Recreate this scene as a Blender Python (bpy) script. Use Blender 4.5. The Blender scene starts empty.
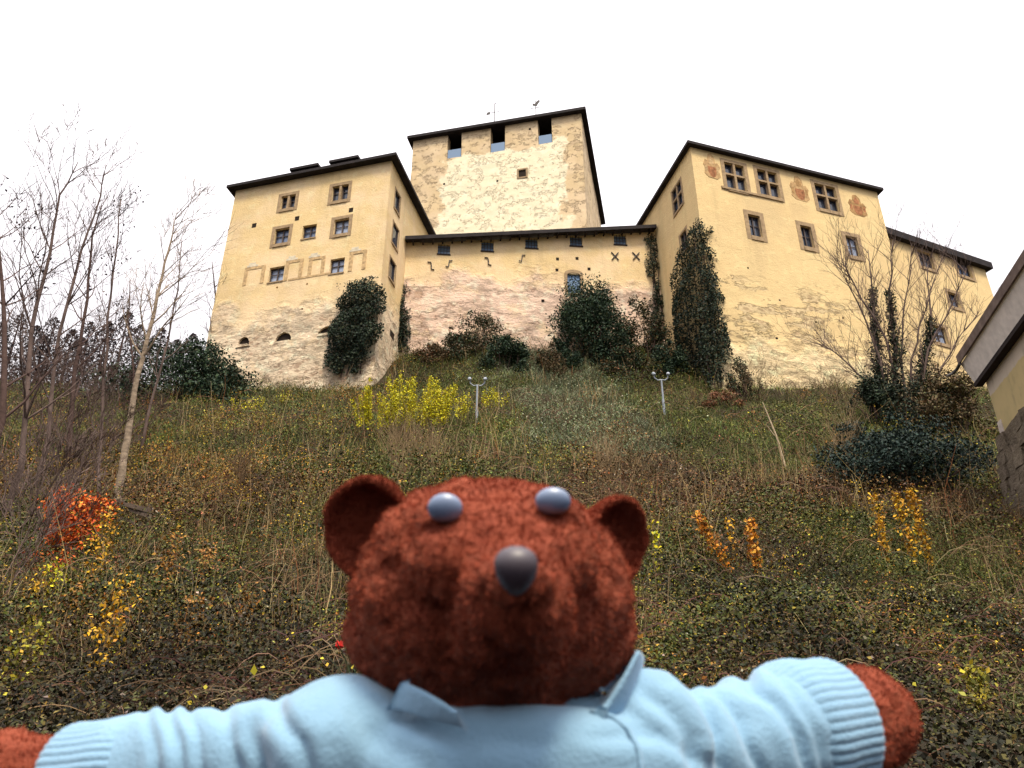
import bpy, math, random
import numpy as np
from mathutils import Vector, Matrix, noise as mn

# ------------------------------------------------------------------ camera, sky, sun, exposure
S = bpy.context.scene
FPX, PITCH, CAMH = 800.0, math.radians(26.5), 0.28
cd = bpy.data.cameras.new('camera'); cam = bpy.data.objects.new('camera', cd)
S.collection.objects.link(cam); S.camera = cam
cam.location = (0, 0, CAMH); cam.rotation_euler = (math.pi/2 + PITCH, 0, 0)
cd.sensor_width = 36.0; cd.lens = 36.0*FPX/1024.0
cd.clip_start = 0.02; cd.clip_end = 3000
cd.dof.use_dof = True; cd.dof.focus_distance = 45.0; cd.dof.aperture_fstop = 14.5

SUN_EL, SUN_AZ = math.radians(61), math.radians(15)      # azimuth: to the right of straight behind the camera
w = bpy.data.worlds.new('World'); S.world = w; w.use_nodes = True
nt = w.node_tree
for n in list(nt.nodes): nt.nodes.remove(n)
wo = nt.nodes.new('ShaderNodeOutputWorld'); bg = nt.nodes.new('ShaderNodeBackground')
sky = nt.nodes.new('ShaderNodeTexSky'); sky.sky_type = 'NISHITA'; sky.sun_disc = False
sky.sun_elevation = SUN_EL; sky.sun_rotation = math.pi - SUN_AZ
sky.air_density = 1.0; sky.dust_density = 3.0
hs = nt.nodes.new('ShaderNodeHueSaturation'); hs.inputs['Saturation'].default_value = 0.06
mixc = nt.nodes.new('ShaderNodeMix'); mixc.data_type = 'RGBA'; mixc.inputs[0].default_value = 0.65
mixc.inputs[7].default_value = (9.7, 9.2, 9.55, 1)         # the even white cloud deck
nt.links.new(sky.outputs[0], hs.inputs['Color']); nt.links.new(hs.outputs[0], mixc.inputs[6])
gtc = nt.nodes.new('ShaderNodeTexCoord'); gs = nt.nodes.new('ShaderNodeSeparateXYZ'); nt.links.new(gtc.outputs['Generated'], gs.inputs[0])
gr_ = nt.nodes.new('ShaderNodeMapRange'); nt.links.new(gs.outputs[2], gr_.inputs[0])          # an overcast sky is brightest overhead
for i_, v_ in zip((1, 2, 3, 4), (0.0, 0.95, .15, 1.66)): gr_.inputs[i_].default_value = v_
gm_ = nt.nodes.new('ShaderNodeVectorMath'); gm_.operation = 'SCALE'; nt.links.new(mixc.outputs[2], gm_.inputs[0]); nt.links.new(gr_.outputs[0], gm_.inputs['Scale'])
nt.links.new(gm_.outputs[0], bg.inputs[0]); nt.links.new(bg.outputs[0], wo.inputs[0])
bg.inputs[1].default_value = 0.075
sl = bpy.data.lights.new('sun', 'SUN'); so = bpy.data.objects.new('sun', sl); S.collection.objects.link(so)
sl.energy = 1.5; sl.angle = math.radians(14); sl.color = (1.0, 0.88, 0.66)
sdir = Vector((math.sin(SUN_AZ)*math.cos(SUN_EL), -math.cos(SUN_AZ)*math.cos(SUN_EL), math.sin(SUN_EL)))
so.rotation_euler = sdir.to_track_quat('Z', 'Y').to_euler(); so.location = (20, -30, 60)
S.view_settings.view_transform = 'Standard'; S.view_settings.look = 'None'
S.view_settings.gamma = 1.0; S.view_settings.use_curve_mapping = False
S.view_settings.exposure = 1.40

# ------------------------------------------------------------------ helpers
rng = np.random.default_rng(7); random.seed(7)
CP, SP = math.cos(PITCH), math.sin(PITCH)
def ray(px, py):
    u = (px-512)/FPX; v = (384-py)/FPX
    return np.array([u, CP-v*SP, SP+v*CP])
def at(px, py, Y):                       # the point at distance Y seen at a pixel of the photograph
    r = ray(px, py); return r*(Y/r[1]) + np.array([0, 0, CAMH])
def atd(px, py, d):                      # same, by depth along the view
    return ray(px, py)*d + np.array([0, 0, CAMH])
R = math.radians

# terrain -------------------------------------------------------------------------------------
PY = [-500, 2.6, 4, 6, 9, 14, 24, 36, 45]
PZ = [0, 0, .10, .30, .86, 3.1, 8.2, 16.2, 22.4]
def sstep(a, b, x):
    t = np.clip((x-a)/(b-a), 0, 1); return t*t*(3-2*t)
def vnoise(x, y, s, seed=0):
    """smooth value noise, numpy"""
    x = np.asarray(x, float)/s + seed*17.3; y = np.asarray(y, float)/s + seed*9.1
    xi = np.floor(x); yi = np.floor(y); fx = x-xi; fy = y-yi
    fx = fx*fx*(3-2*fx); fy = fy*fy*(3-2*fy)
    def h(a, b):
        v = np.sin(a*127.1+b*311.7+seed*74.7)*43758.5453; return v-np.floor(v)
    return (h(xi, yi)*(1-fx)+h(xi+1, yi)*fx)*(1-fy) + (h(xi, yi+1)*(1-fx)+h(xi+1, yi+1)*fx)*fy
def fnoise(x, y, s, seed=0):
    return (vnoise(x, y, s, seed)*.55 + vnoise(x, y, s*.47, seed+3)*.3 + vnoise(x, y, s*.21, seed+5)*.15)
def ground(x, y):
    x = np.asarray(x, float); y = np.asarray(y, float)
    z = np.interp(y, PY, PZ)
    mid = sstep(-11, -7.5, x)*(1-sstep(10.5, 14, x))
    m = .28 + .78*mid - .35*sstep(22, 34, x)
    z = z + m*np.clip(y-45, 0, 5.2)
    lf = 1-sstep(-26, -18, x)
    z = z + lf*.36*np.clip(y-54, 0, 90)
    amp = np.clip((y-5)/10, 0, 1)*np.clip((60-y)/10, 0, 1)
    z = z + amp*((fnoise(x, y, 5, 1)-.5)*1.0 + (fnoise(x, y, 1.6, 2)-.5)*.35)
    return z
def hit(px, py):                         # where the view through a pixel meets the ground
    r = ray(px, py); o = np.array([0, 0, CAMH]); t = 2.0
    while t < 200:
        q = o + r*t
        if q[2] < ground(q[0], q[1]): break
        t += .04
    return q

# materials -----------------------------------------------------------------------------------
def new_mat(name):
    m = bpy.data.materials.new(name); m.use_nodes = True
    return m, m.node_tree, m.node_tree.nodes['Principled BSDF']
def simple(name, col, rough=.7, spec=.3, bump=0, bscale=20, var=.0, vscale=3.0, metallic=0, stretch=(1, 1, 1)):
    m, t, b = new_mat(name)
    b.inputs['Base Color'].default_value = (*col, 1); b.inputs['Roughness'].default_value = rough
    b.inputs['Specular IOR Level'].default_value = spec; b.inputs['Metallic'].default_value = metallic
    tc = t.nodes.new('ShaderNodeTexCoord'); mp = t.nodes.new('ShaderNodeMapping'); mp.inputs['Scale'].default_value = stretch
    t.links.new(tc.outputs['Object'], mp.inputs[0])
    if var:
        n = t.nodes.new('ShaderNodeTexNoise'); n.inputs['Scale'].default_value = vscale; n.inputs['Detail'].default_value = 6
        t.links.new(mp.outputs[0], n.inputs[0])
        mx = t.nodes.new('ShaderNodeMix'); mx.data_type = 'RGBA'
        mx.inputs[6].default_value = (*[c*(1-var) for c in col], 1); mx.inputs[7].default_value = (*[min(1, c*(1+var)) for c in col], 1)
        rp = t.nodes.new('ShaderNodeMapRange'); rp.inputs[1].default_value = .3; rp.inputs[2].default_value = .7
        t.links.new(n.outputs[0], rp.inputs[0]); t.links.new(rp.outputs[0], mx.inputs[0]); t.links.new(mx.outputs[2], b.inputs['Base Color'])
    if bump:
        n2 = t.nodes.new('ShaderNodeTexNoise'); n2.inputs['Scale'].default_value = bscale; n2.inputs['Detail'].default_value = 5
        t.links.new(mp.outputs[0], n2.inputs[0])
        bp = t.nodes.new('ShaderNodeBump'); bp.inputs['Strength'].default_value = bump; bp.inputs['Distance'].default_value = .02
        t.links.new(n2.outputs[0], bp.inputs['Height']); t.links.new(bp.outputs[0], b.inputs['Normal'])
    return m
def leaf_mat(name, rough=.65, spec=.2):                    # colour of each leaf comes with the leaf
    m, t, b = new_mat(name)
    a = t.nodes.new('ShaderNodeAttribute'); a.attribute_name = 'leafcol'
    t.links.new(a.outputs['Color'], b.inputs['Base Color'])
    b.inputs['Roughness'].default_value = rough; b.inputs['Specular IOR Level'].default_value = spec
    return m
LEAF = leaf_mat('leaf'); STALK = leaf_mat('stalk', .8, .1)
def mat_mix(t, fac, a, b):
    mx = t.nodes.new('ShaderNodeMix'); mx.data_type = 'RGBA'
    for s, v in ((0, fac), (6, a), (7, b)):
        if isinstance(v, tuple): mx.inputs[s].default_value = (*v, 1)
        elif isinstance(v, (int, float)): mx.inputs[s].default_value = v
        else: t.links.new(v, mx.inputs[s])
    return mx.outputs[2]
def mth(t, op, a, b=0.0, clamp=False):
    n = t.nodes.new('ShaderNodeMath'); n.operation = op; n.use_clamp = clamp
    for i, v in enumerate((a, b)):
        if isinstance(v, (int, float)): n.inputs[i].default_value = v
        else: t.links.new(v, n.inputs[i])
    return n.outputs[0]
def mrange(t, v, a, b, lo=0.0, hi=1.0):
    n = t.nodes.new('ShaderNodeMapRange'); n.interpolation_type = 'SMOOTHSTEP'
    t.links.new(v, n.inputs[0])
    for i, x in zip((1, 2, 3, 4), (a, b, lo, hi)): n.inputs[i].default_value = x
    return n.outputs[0]
def nz(t, vec, scale, detail=6, stretch=(1, 1, 1), rough=.6, off=(0, 0, 0)):
    mp = t.nodes.new('ShaderNodeMapping'); mp.inputs['Scale'].default_value = stretch; mp.inputs['Location'].default_value = off
    t.links.new(vec, mp.inputs[0])
    n = t.nodes.new('ShaderNodeTexNoise'); n.inputs['Scale'].default_value = scale; n.inputs['Detail'].default_value = detail
    n.inputs['Roughness'].default_value = rough
    t.links.new(mp.outputs[0], n.inputs[0]); return n.outputs[0]
def plaster(name, base, base2, low, stone, zlo, patch_lo, patch_hi, patch_amt=.5, seed=0, stone_low=None, dap=(.55, (.6, .6, 1.7))):
    """old lime plaster: yellow above, worn paler render below a ragged line, rubble showing through in patches"""
    m, t, b = new_mat(name)
    tc = t.nodes.new('ShaderNodeTexCoord'); v = tc.outputs['Object']
    sx = t.nodes.new('ShaderNodeSeparateXYZ'); t.links.new(v, sx.inputs[0]); z = sx.outputs[2]
    off = (seed*3.7, seed*1.9, seed*5.3)
    n1 = nz(t, v, .35, 8, off=off); n2 = nz(t, v, 1.6, 8, off=off); n3 = nz(t, v, 1.1, 6, (1, 1, .12), off=off)
    n4 = nz(t, v, .8, 9, (.75, .75, 1.5), .7, off=off); n5 = nz(t, v, 9, 6, off=off)
    c = mat_mix(t, mrange(t, n1, .38, .66), base, base2)
    c = mat_mix(t, mth(t, 'MULTIPLY', mrange(t, n3, .5, .75), .35), c, tuple(x*.62 for x in base))          # rain streaks
    c = mat_mix(t, mth(t, 'MULTIPLY', mrange(t, n2, .52, .7), .30), c, tuple(min(.85, x*1.35) for x in base2))  # patched render
    zz = mth(t, 'ADD', z, mth(t, 'MULTIPLY', mth(t, 'SUBTRACT', n1, .5), 7.0))
    lowm = mrange(t, zz, zlo-.9, zlo+.9, 1, 0)
    lc = mat_mix(t, mrange(t, n4, .44, .62), low, tuple(x*.58 for x in low))
    n6 = nz(t, v, .9, 9, off=(9, 3, 1), rough=.7); lc = mat_mix(t, mth(t, 'MULTIPLY', mrange(t, n6, .5, .62), .55), lc, base2)
    lc = mat_mix(t, mth(t, 'MULTIPLY', mrange(t, n2, .5, .66), .6), lc, tuple(min(.8, x*1.3) for x in low))
    c = mat_mix(t, lowm, c, lc)
    # rubble patches
    vo = t.nodes.new('ShaderNodeTexVoronoi'); vo.inputs['Scale'].default_value = 2.1; vo.feature = 'F1'
    mp = t.nodes.new('ShaderNodeMapping'); mp.inputs['Scale'].default_value = (1, 1, 1.5); t.links.new(v, mp.inputs[0])
    wv = t.nodes.new('ShaderNodeVectorMath'); wv.operation = 'ADD'; t.links.new(mp.outputs[0], wv.inputs[0])
    nn = t.nodes.new('ShaderNodeTexNoise'); nn.inputs['Scale'].default_value = 1.5; t.links.new(v, nn.inputs[0])
    sc = t.nodes.new('ShaderNodeVectorMath'); sc.operation = 'SCALE'; sc.inputs['Scale'].default_value = .6; t.links.new(nn.outputs['Color'], sc.inputs[0])
    t.links.new(sc.outputs[0], wv.inputs[1]); t.links.new(wv.outputs[0], vo.inputs[0])
    win = mth(t, 'MULTIPLY', mrange(t, zz, patch_lo-1.2, patch_lo+1.2), mrange(t, zz, patch_hi-1.5, patch_hi+1.5, 1, 0))
    if stone_low is not None:
        win = mth(t, 'MAXIMUM', win, mrange(t, zz, stone_low-1.0, stone_low+1.2, 1, 0))
    n7 = nz(t, v, dap[0], 9, dap[1], .72, off=(5+seed, 2, 7)); pm = mth(t, 'MULTIPLY', win, mrange(t, n7, .64-.28*patch_amt, .68-.28*patch_amt))
    sg = mat_mix(t, vo.outputs['Color'], tuple(x*.55 for x in stone), tuple(min(.8, x*1.25) for x in stone))
    sg = mat_mix(t, mrange(t, vo.outputs['Distance'], .32, .52), sg, tuple(x*.8 for x in low))
    c = mat_mix(t, mth(t, 'MULTIPLY', pm, .68), c, sg)
    c = mat_mix(t, mth(t, 'MULTIPLY', mrange(t, n5, .58, .72), .35), c, tuple(x*.45 for x in base))          # specks
    n8 = nz(t, v, .22, 7, (1, 1, .7), .6, off=(2, 8+seed, 4)); c = mat_mix(t, mth(t, 'MULTIPLY', mrange(t, n8, .47, .68), .30), c, tuple(x*.66 for x in (base[0], base[1]*.96, base[2]*1.1)))   # broad weathering
    n9 = nz(t, v, 2.6, 8, (1, 1, .5), .7, off=(1, 1, 9+seed)); c = mat_mix(t, mth(t, 'MULTIPLY', mrange(t, n9, .60, .72), .28), c, (.24, .16, .10))   # stains
    t.links.new(c, b.inputs['Base Color'])
    b.inputs['Roughness'].default_value = .9; b.inputs['Specular IOR Level'].default_value = .15
    rough_h = mth(t, 'ADD', mth(t, 'MULTIPLY', n4, mth(t, 'ADD', mth(t, 'MULTIPLY', lowm, .8), .15)), mth(t, 'MULTIPLY', n5, .12))
    rough_h = mth(t, 'SUBTRACT', rough_h, mth(t, 'MULTIPLY', pm, .25))
    bp = t.nodes.new('ShaderNodeBump'); bp.inputs['Strength'].default_value = .9; bp.inputs['Distance'].default_value = .30
    t.links.new(rough_h, bp.inputs['Height']); t.links.new(bp.outputs[0], b.inputs['Normal'])
    return m

M = {}
M['roof'] = simple('dark_roof_tiles', (.020, .016, .018), .8, .2, .6, 6, .4, 2)
M['soffit'] = simple('dark_eave_boards', (.028, .02, .02), .8, .2, .3, 8, .3, 3)
M['stone'] = simple('sandstone_trim', (.34, .245, .15), .9, .1, .5, 12, .25, 4)
M['wood'] = simple('brown_window_wood', (.07, .05, .045), .6, .3)
M['iron'] = simple('black_iron', (.06, .052, .05), .6, .4)
M['hole'] = simple('painted_recess_shade', (.03, .022, .018), .9, .1)  # near-black colour that paints the shade inside wall holes
def glass(name, col, rough=.08):
    m, t, b = new_mat(name); b.inputs['Base Color'].default_value = (*col, 1); b.inputs['Roughness'].default_value = rough
    b.inputs['Specular IOR Level'].default_value = .6; return m
M['pane'] = glass('dark_window_glass', (.035, .045, .07)); M['pane_light'] = glass('pale_window_glass', (.30, .36, .50))  # second glass has a paler blue-white base colour
M['pane_mid'] = glass('bluish_window_glass', (.12, .16, .26)); M['pane_blue'] = glass('blue_glass_screen', (.22, .33, .50), .15)
M['pane_sky'] = glass('pale_blue_screen', (.15, .24, .38), .2)
M['blue_door'] = simple('blue_painted_boards', (.13, .22, .38), .6, .3, .3, 10, .3, 6, stretch=(4, 4, 1))
M['paint_tan'] = simple('faded_brown_wall_paint', (.50, .35, .19), .95, .1, 0, 1, .35, 5)
M['paint_white'] = simple('faded_white_wall_paint', (.62, .55, .42), .95, .1, 0, 1, .2, 5)
M['paint_red'] = simple('faded_red_wall_paint', (.33, .15, .075), .95, .1, 0, 1, .45, 4)
M['paint_ochre'] = simple('faded_ochre_wall_paint', (.36, .22, .10), .95, .1, 0, 1, .4, 4)
M['bark'] = simple('grey_brown_bark', (.115, .082, .072), .9, .1, .8, 25, .4, 6, stretch=(1, 1, .3))
M['bark_pale'] = simple('pale_bark', (.27, .21, .155), .9, .1, .8, 25, .45, 5, stretch=(1, 1, 2))
M['bark_dark'] = simple('brown_dark_bark', (.075, .048, .042), .9, .1, .6, 25, .3, 6)
M['straw'] = simple('dry_straw_stem', (.21, .15, .085), .9, .1)
M['stem'] = simple('dry_brown_stem', (.13, .085, .05), .9, .1)
M['galv'] = simple('galvanised_steel', (.24, .27, .32), .45, .5, .1, 30, .15, 8)
M['lens'] = glass('floodlight_glass', (.30, .32, .36), .1)
M['plank'] = simple('weathered_planks', (.10, .075, .06), .9, .1, .5, 20, .3, 8)
M['tip'] = simple('peeled_pale_wood', (.42, .33, .22), .8, .2, .4, 20, .3, 8)

# mesh building --------------------------------------------------------------------------------
def link(name, me, mat, parent=None, loc=None):
    o = bpy.data.objects.new(name, me); S.collection.objects.link(o)
    if mat is not None:
        for m in (mat if isinstance(mat, (list, tuple)) else [mat]): me.materials.append(m)
    if parent is not None: o.parent = parent
    if loc is not None: o.location = loc
    return o
def tag(o, label=None, cat=None, group=None, kind=None):
    for k, v in (('label', label), ('category', cat), ('group', group), ('kind', kind)):
        if v: o[k] = v
    return o
def empty(name, loc, label, cat, group=None):
    o = bpy.data.objects.new(name, None); S.collection.objects.link(o); o.location = loc; o.empty_display_size = .2
    return tag(o, label, cat, group)
def mesh_np(name, V, faces_arr, smooth=False, col=None):
    """V (n,3); faces_arr (m,k) one polygon size"""
    V = np.asarray(V, np.float32); Fa = np.asarray(faces_arr, np.int32); k = Fa.shape[1]
    me = bpy.data.meshes.new(name)
    me.vertices.add(len(V)); me.vertices.foreach_set('co', V.ravel())
    me.loops.add(Fa.size); me.loops.foreach_set('vertex_index', Fa.ravel())
    me.polygons.add(len(Fa)); me.polygons.foreach_set('loop_start', np.arange(0, Fa.size, k, dtype=np.int32))
    if smooth: me.polygons.foreach_set('use_smooth', np.ones(len(Fa), bool))
    me.update(calc_edges=True)
    if col is not None:
        a = me.attributes.new('leafcol', 'FLOAT_COLOR', 'FACE')
        c4 = np.ones((len(Fa), 4), np.float32); c4[:, :3] = col; a.data.foreach_set('color', c4.ravel())
    return me
class MB:
    def __init__(s): s.v = []; s.f = []
    def add(s, vs, fs):
        b = len(s.v); s.v += [tuple(map(float, p)) for p in vs]; s.f += [tuple(i+b for i in f) for f in fs]
    def box(s, o, a, b, c):              # corner o and three edge vectors
        o, a, b, c = (np.asarray(x, float) for x in (o, a, b, c))
        P = [o, o+a, o+a+b, o+b, o+c, o+a+c, o+a+b+c, o+b+c]
        s.add(P, [(0, 3, 2, 1), (4, 5, 6, 7), (0, 1, 5, 4), (1, 2, 6, 5), (2, 3, 7, 6), (3, 0, 4, 7)])
    def prism(s, poly, ext):
        poly = [np.asarray(p, float) for p in poly]; n = len(poly); e = np.asarray(ext, float)
        s.add(poly+[p+e for p in poly], [tuple(range(n)), tuple(range(2*n-1, n-1, -1))] + [(i, i+n, (i+1) % n+n, (i+1) % n) for i in range(n)])
    def tube(s, pts, radii, k=6, cap=True):
        pts = [np.asarray(p, float) for p in pts]
        if isinstance(radii, (int, float)): radii = [radii]*len(pts)
        ring = []; vs = []; ref = None
        for i, p in enumerate(pts):
            d = (pts[min(i+1, len(pts)-1)]-pts[max(i-1, 0)]); d = d/(np.linalg.norm(d)+1e-9)
            if ref is None:
                ref = np.cross(d, [0, 0, 1] if abs(d[2]) < .9 else [1, 0, 0])
            ref = ref - d*(ref@d); ref = ref/(np.linalg.norm(ref)+1e-9)
            q = np.cross(d, ref)
            for j in range(k):
                an = 2*math.pi*j/k; vs.append(p+radii[i]*(math.cos(an)*ref+math.sin(an)*q))
        fs = []
        for i in range(len(pts)-1):
            for j in range(k):
                fs.append((i*k+j, i*k+(j+1) % k, (i+1)*k+(j+1) % k, (i+1)*k+j))
        if cap: fs.append(tuple(range(k-1, -1, -1))); fs.append(tuple((len(pts)-1)*k+j for j in range(k)))
        s.add(vs, fs)
    def lathe(s, base, axis, prof, k=12):
        base = np.asarray(base, float); ax = np.asarray(axis, float); ax = ax/np.linalg.norm(ax)
        a = np.cross(ax, [0, 0, 1] if abs(ax[2]) < .9 else [1, 0, 0]); a /= np.linalg.norm(a); b = np.cross(ax, a)
        vs = []; fs = []
        for (h, r) in prof:
            for j in range(k):
                t = 2*math.pi*j/k; vs.append(base+ax*h+r*(math.cos(t)*a+math.sin(t)*b))
        for i in range(len(prof)-1):
            for j in range(k): fs.append((i*k+j, i*k+(j+1) % k, (i+1)*k+(j+1) % k, (i+1)*k+j))
        fs.append(tuple(range(k-1, -1, -1))); fs.append(tuple((len(prof)-1)*k+j for j in range(k)))
        s.add(vs, fs)
    def build(s, name, mat, parent=None, smooth=False):
        """vertices are given in world coordinates; the object sits at its parent's origin"""
        off = np.zeros(3)
        if parent is not None:
            q = parent
            while q is not None: off += np.array(q.location); q = q.parent
        V = np.array(s.v)-off
        me = bpy.data.meshes.new(name); me.from_pydata(V.tolist(), [], s.f); me.update()
        if smooth: me.polygons.foreach_set('use_smooth', np.ones(len(me.polygons), bool))
        return link(name, me, mat, parent)

# leaves ---------------------------------------------------------------------------------------
def leaf_quads(C, size, aspect=.6, bias=None, biasw=0.0, seed=0):
    """rhombic leaves at centres C; returns V, F"""
    r = np.random.default_rng(seed); n = len(C)
    a = r.normal(size=(n, 3)); nrm = r.normal(size=(n, 3))
    if bias is not None: nrm = nrm*(1-biasw)+np.asarray(bias)*biasw*1.6
    nrm /= np.linalg.norm(nrm, axis=1, keepdims=True)+1e-9
    a -= nrm*np.sum(a*nrm, 1, keepdims=True); a /= np.linalg.norm(a, axis=1, keepdims=True)+1e-9
    b = np.cross(nrm, a); sz = np.asarray(size, float)
    sz = (np.full(n, sz) if sz.ndim == 0 else sz)[:, None]*.5
    fold = nrm*sz*.22
    V = np.stack([C-a*sz, C+b*sz*aspect+fold-a*sz*.15, C+a*sz, C-b*sz*aspect+fold-a*sz*.15], 1).reshape(-1, 3)
    return V, np.arange(4*n).reshape(n, 4)
def pick(palette, n, seed=0, jit=.22):
    """palette: list of (weight, (r,g,b))"""
    r = np.random.default_rng(seed); wts = np.array([p[0] for p in palette], float); wts /= wts.sum()
    c = np.array([p[1] for p in palette])[r.choice(len(palette), n, p=wts)]
    return np.clip(c*(1+r.normal(size=(n, 1))*jit)*(1+r.normal(size=(n, 3))*.06), .003, .8)
def leaves(name, C, size, palette, parent=None, aspect=.6, bias=None, biasw=0, seed=0, jit=.22, mat=None):
    C = np.asarray(C, float); off = np.zeros(3); q = parent
    while q is not None: off += np.array(q.location); q = q.parent
    V, Fc = leaf_quads(C, size, aspect, bias, biasw, seed)
    me = mesh_np(name, V-off, Fc, col=pick(palette, len(C), seed+1, jit))
    return link(name, me, mat or LEAF, parent)
def blades(name, B, H, width, palette, parent=None, lean=.15, seed=0, jit=.2):
    """thin upright stalks: bases B, heights H, each a bent pair of quads"""
    r = np.random.default_rng(seed); n = len(B); B = np.asarray(B, float); H = np.asarray(H, float)[:, None]
    d = np.concatenate([r.normal(size=(n, 2))*lean, np.ones((n, 1))], 1)
    d2 = np.concatenate([r.normal(size=(n, 2))*lean*2.2, np.zeros((n, 1))], 1)
    th = r.uniform(0, math.pi, n); s = np.stack([np.cos(th), np.sin(th), np.zeros(n)], 1)*(np.asarray(width)*np.ones(n))[:, None]*.5
    p0 = B; p1 = B+d*H*.55; p2 = B+d*H+d2*H*.4
    V = np.stack([p0-s, p0+s, p1+s*.8, p1-s*.8, p2+s*.35, p2-s*.35], 1).reshape(-1, 3)
    i = np.arange(n)*6; Fc = np.concatenate([np.stack([i, i+1, i+2, i+3], 1), np.stack([i+3, i+2, i+4, i+5], 1)])
    c = pick(palette, n, seed+1, jit); off = np.zeros(3); q = parent
    while q is not None: off += np.array(q.location); q = q.parent
    me = mesh_np(name, V-off, Fc, col=np.concatenate([c, c]))
    return link(name, me, STALK, parent)
# ------------------------------------------------------------------ ground
def graded(a, b, dens):
    out = [a]
    while out[-1] < b: out.append(out[-1]+dens(out[-1]))
    return np.array(out)
gy = graded(-60, 700, lambda y: .35 if 2 < y < 58 else (4 if y < 0 else (1 if y < 2 else min(40, 1+(y-58)*.15))))
gx = np.concatenate([np.linspace(-600, -60, 12)[:-1], np.linspace(-60, 60, 261), np.linspace(60, 600, 12)[1:]])
X, Yg = np.meshgrid(gx, gy); Z = ground(X, Yg)
nx, ny = len(gx), len(gy); idx = np.arange(nx*ny).reshape(ny, nx)
Fg = np.stack([idx[:-1, :-1], idx[:-1, 1:], idx[1:, 1:], idx[1:, :-1]], -1).reshape(-1, 4)
gm, t, b = new_mat('hillside_soil')
tc = t.nodes.new('ShaderNodeTexCoord'); v = tc.outputs['Object']
g1 = nz(t, v, .25, 8); g2 = nz(t, v, 2.2, 9); g3 = nz(t, v, 14, 8)
c = mat_mix(t, mrange(t, g1, .4, .62), (.034, .026, .014), (.060, .042, .028))
c = mat_mix(t, mrange(t, g2, .42, .66), c, (.040, .042, .016))
c = mat_mix(t, mth(t, 'MULTIPLY', mrange(t, g3, .5, .7), .4), c, (.10, .075, .055))
t.links.new(c, b.inputs['Base Color']); b.inputs['Roughness'].default_value = .95; b.inputs['Specular IOR Level'].default_value = .1
bp = t.nodes.new('ShaderNodeBump'); bp.inputs['Strength'].default_value = 1; bp.inputs['Distance'].default_value = .15
t.links.new(g3, bp.inputs['Height']); t.links.new(bp.outputs[0], b.inputs['Normal'])
tag(link('ground', mesh_np('ground', np.stack([X, Yg, Z], -1).reshape(-1, 3), Fg, smooth=True), gm), kind='structure')

# ------------------------------------------------------------------ castle
class Face:
    """a vertical wall face: P0 (x,y) at one end, direction angle, z is world height; n points out"""
    def __init__(s, P0, ang, flip=False):
        s.P = np.array(P0[:2], float); s.d = np.array([math.cos(ang), math.sin(ang)])
        n = np.array([s.d[1], -s.d[0]]); s.n = -n if flip else n
        s.u3 = np.array([*s.d, 0]); s.n3 = np.array([*s.n, 0])
    def px(s, px, py):
        r = ray(px, py); nn = np.array([-s.d[1], s.d[0]])
        tt = (nn@s.P)/(nn@r[:2]); q = r*tt+np.array([0, 0, CAMH])
        return float((q[:2]-s.P)@s.d), float(q[2])
    def pt(s, u, z, o=0.0): 
        q = s.P+s.d*u+s.n*o; return np.array([q[0], q[1], z])
    def rect(s, x0, y0, x1, y1):         # metres of a pixel box about its centre: (u0,u1,z0,z1)
        cx, cy = (x0+x1)/2, (y0+y1)/2
        a = s.px(x0, cy)[0]; b_ = s.px(x1, cy)[0]; lo = s.px(cx, y1)[1]; hi = s.px(cx, y0)[1]
        return (min(a, b_), max(a, b_), lo, hi)
def disp(V, base, amp0, amp1, zr):
    """uneven hand-laid wall: larger waves near the base"""
    out = []
    for p in V:
        k = max(0.0, min(1.0, 1-(p[2]-base)/zr)); a = amp1+(amp0-amp1)*k
        q = Vector(p)
        d = mn.noise_vector(q*.35)*a*.8 + mn.noise_vector(q*1.1)*a*.5
        out.append((p[0]+d.x, p[1]+d.y, p[2]+d.z*.3))
    return out
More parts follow.
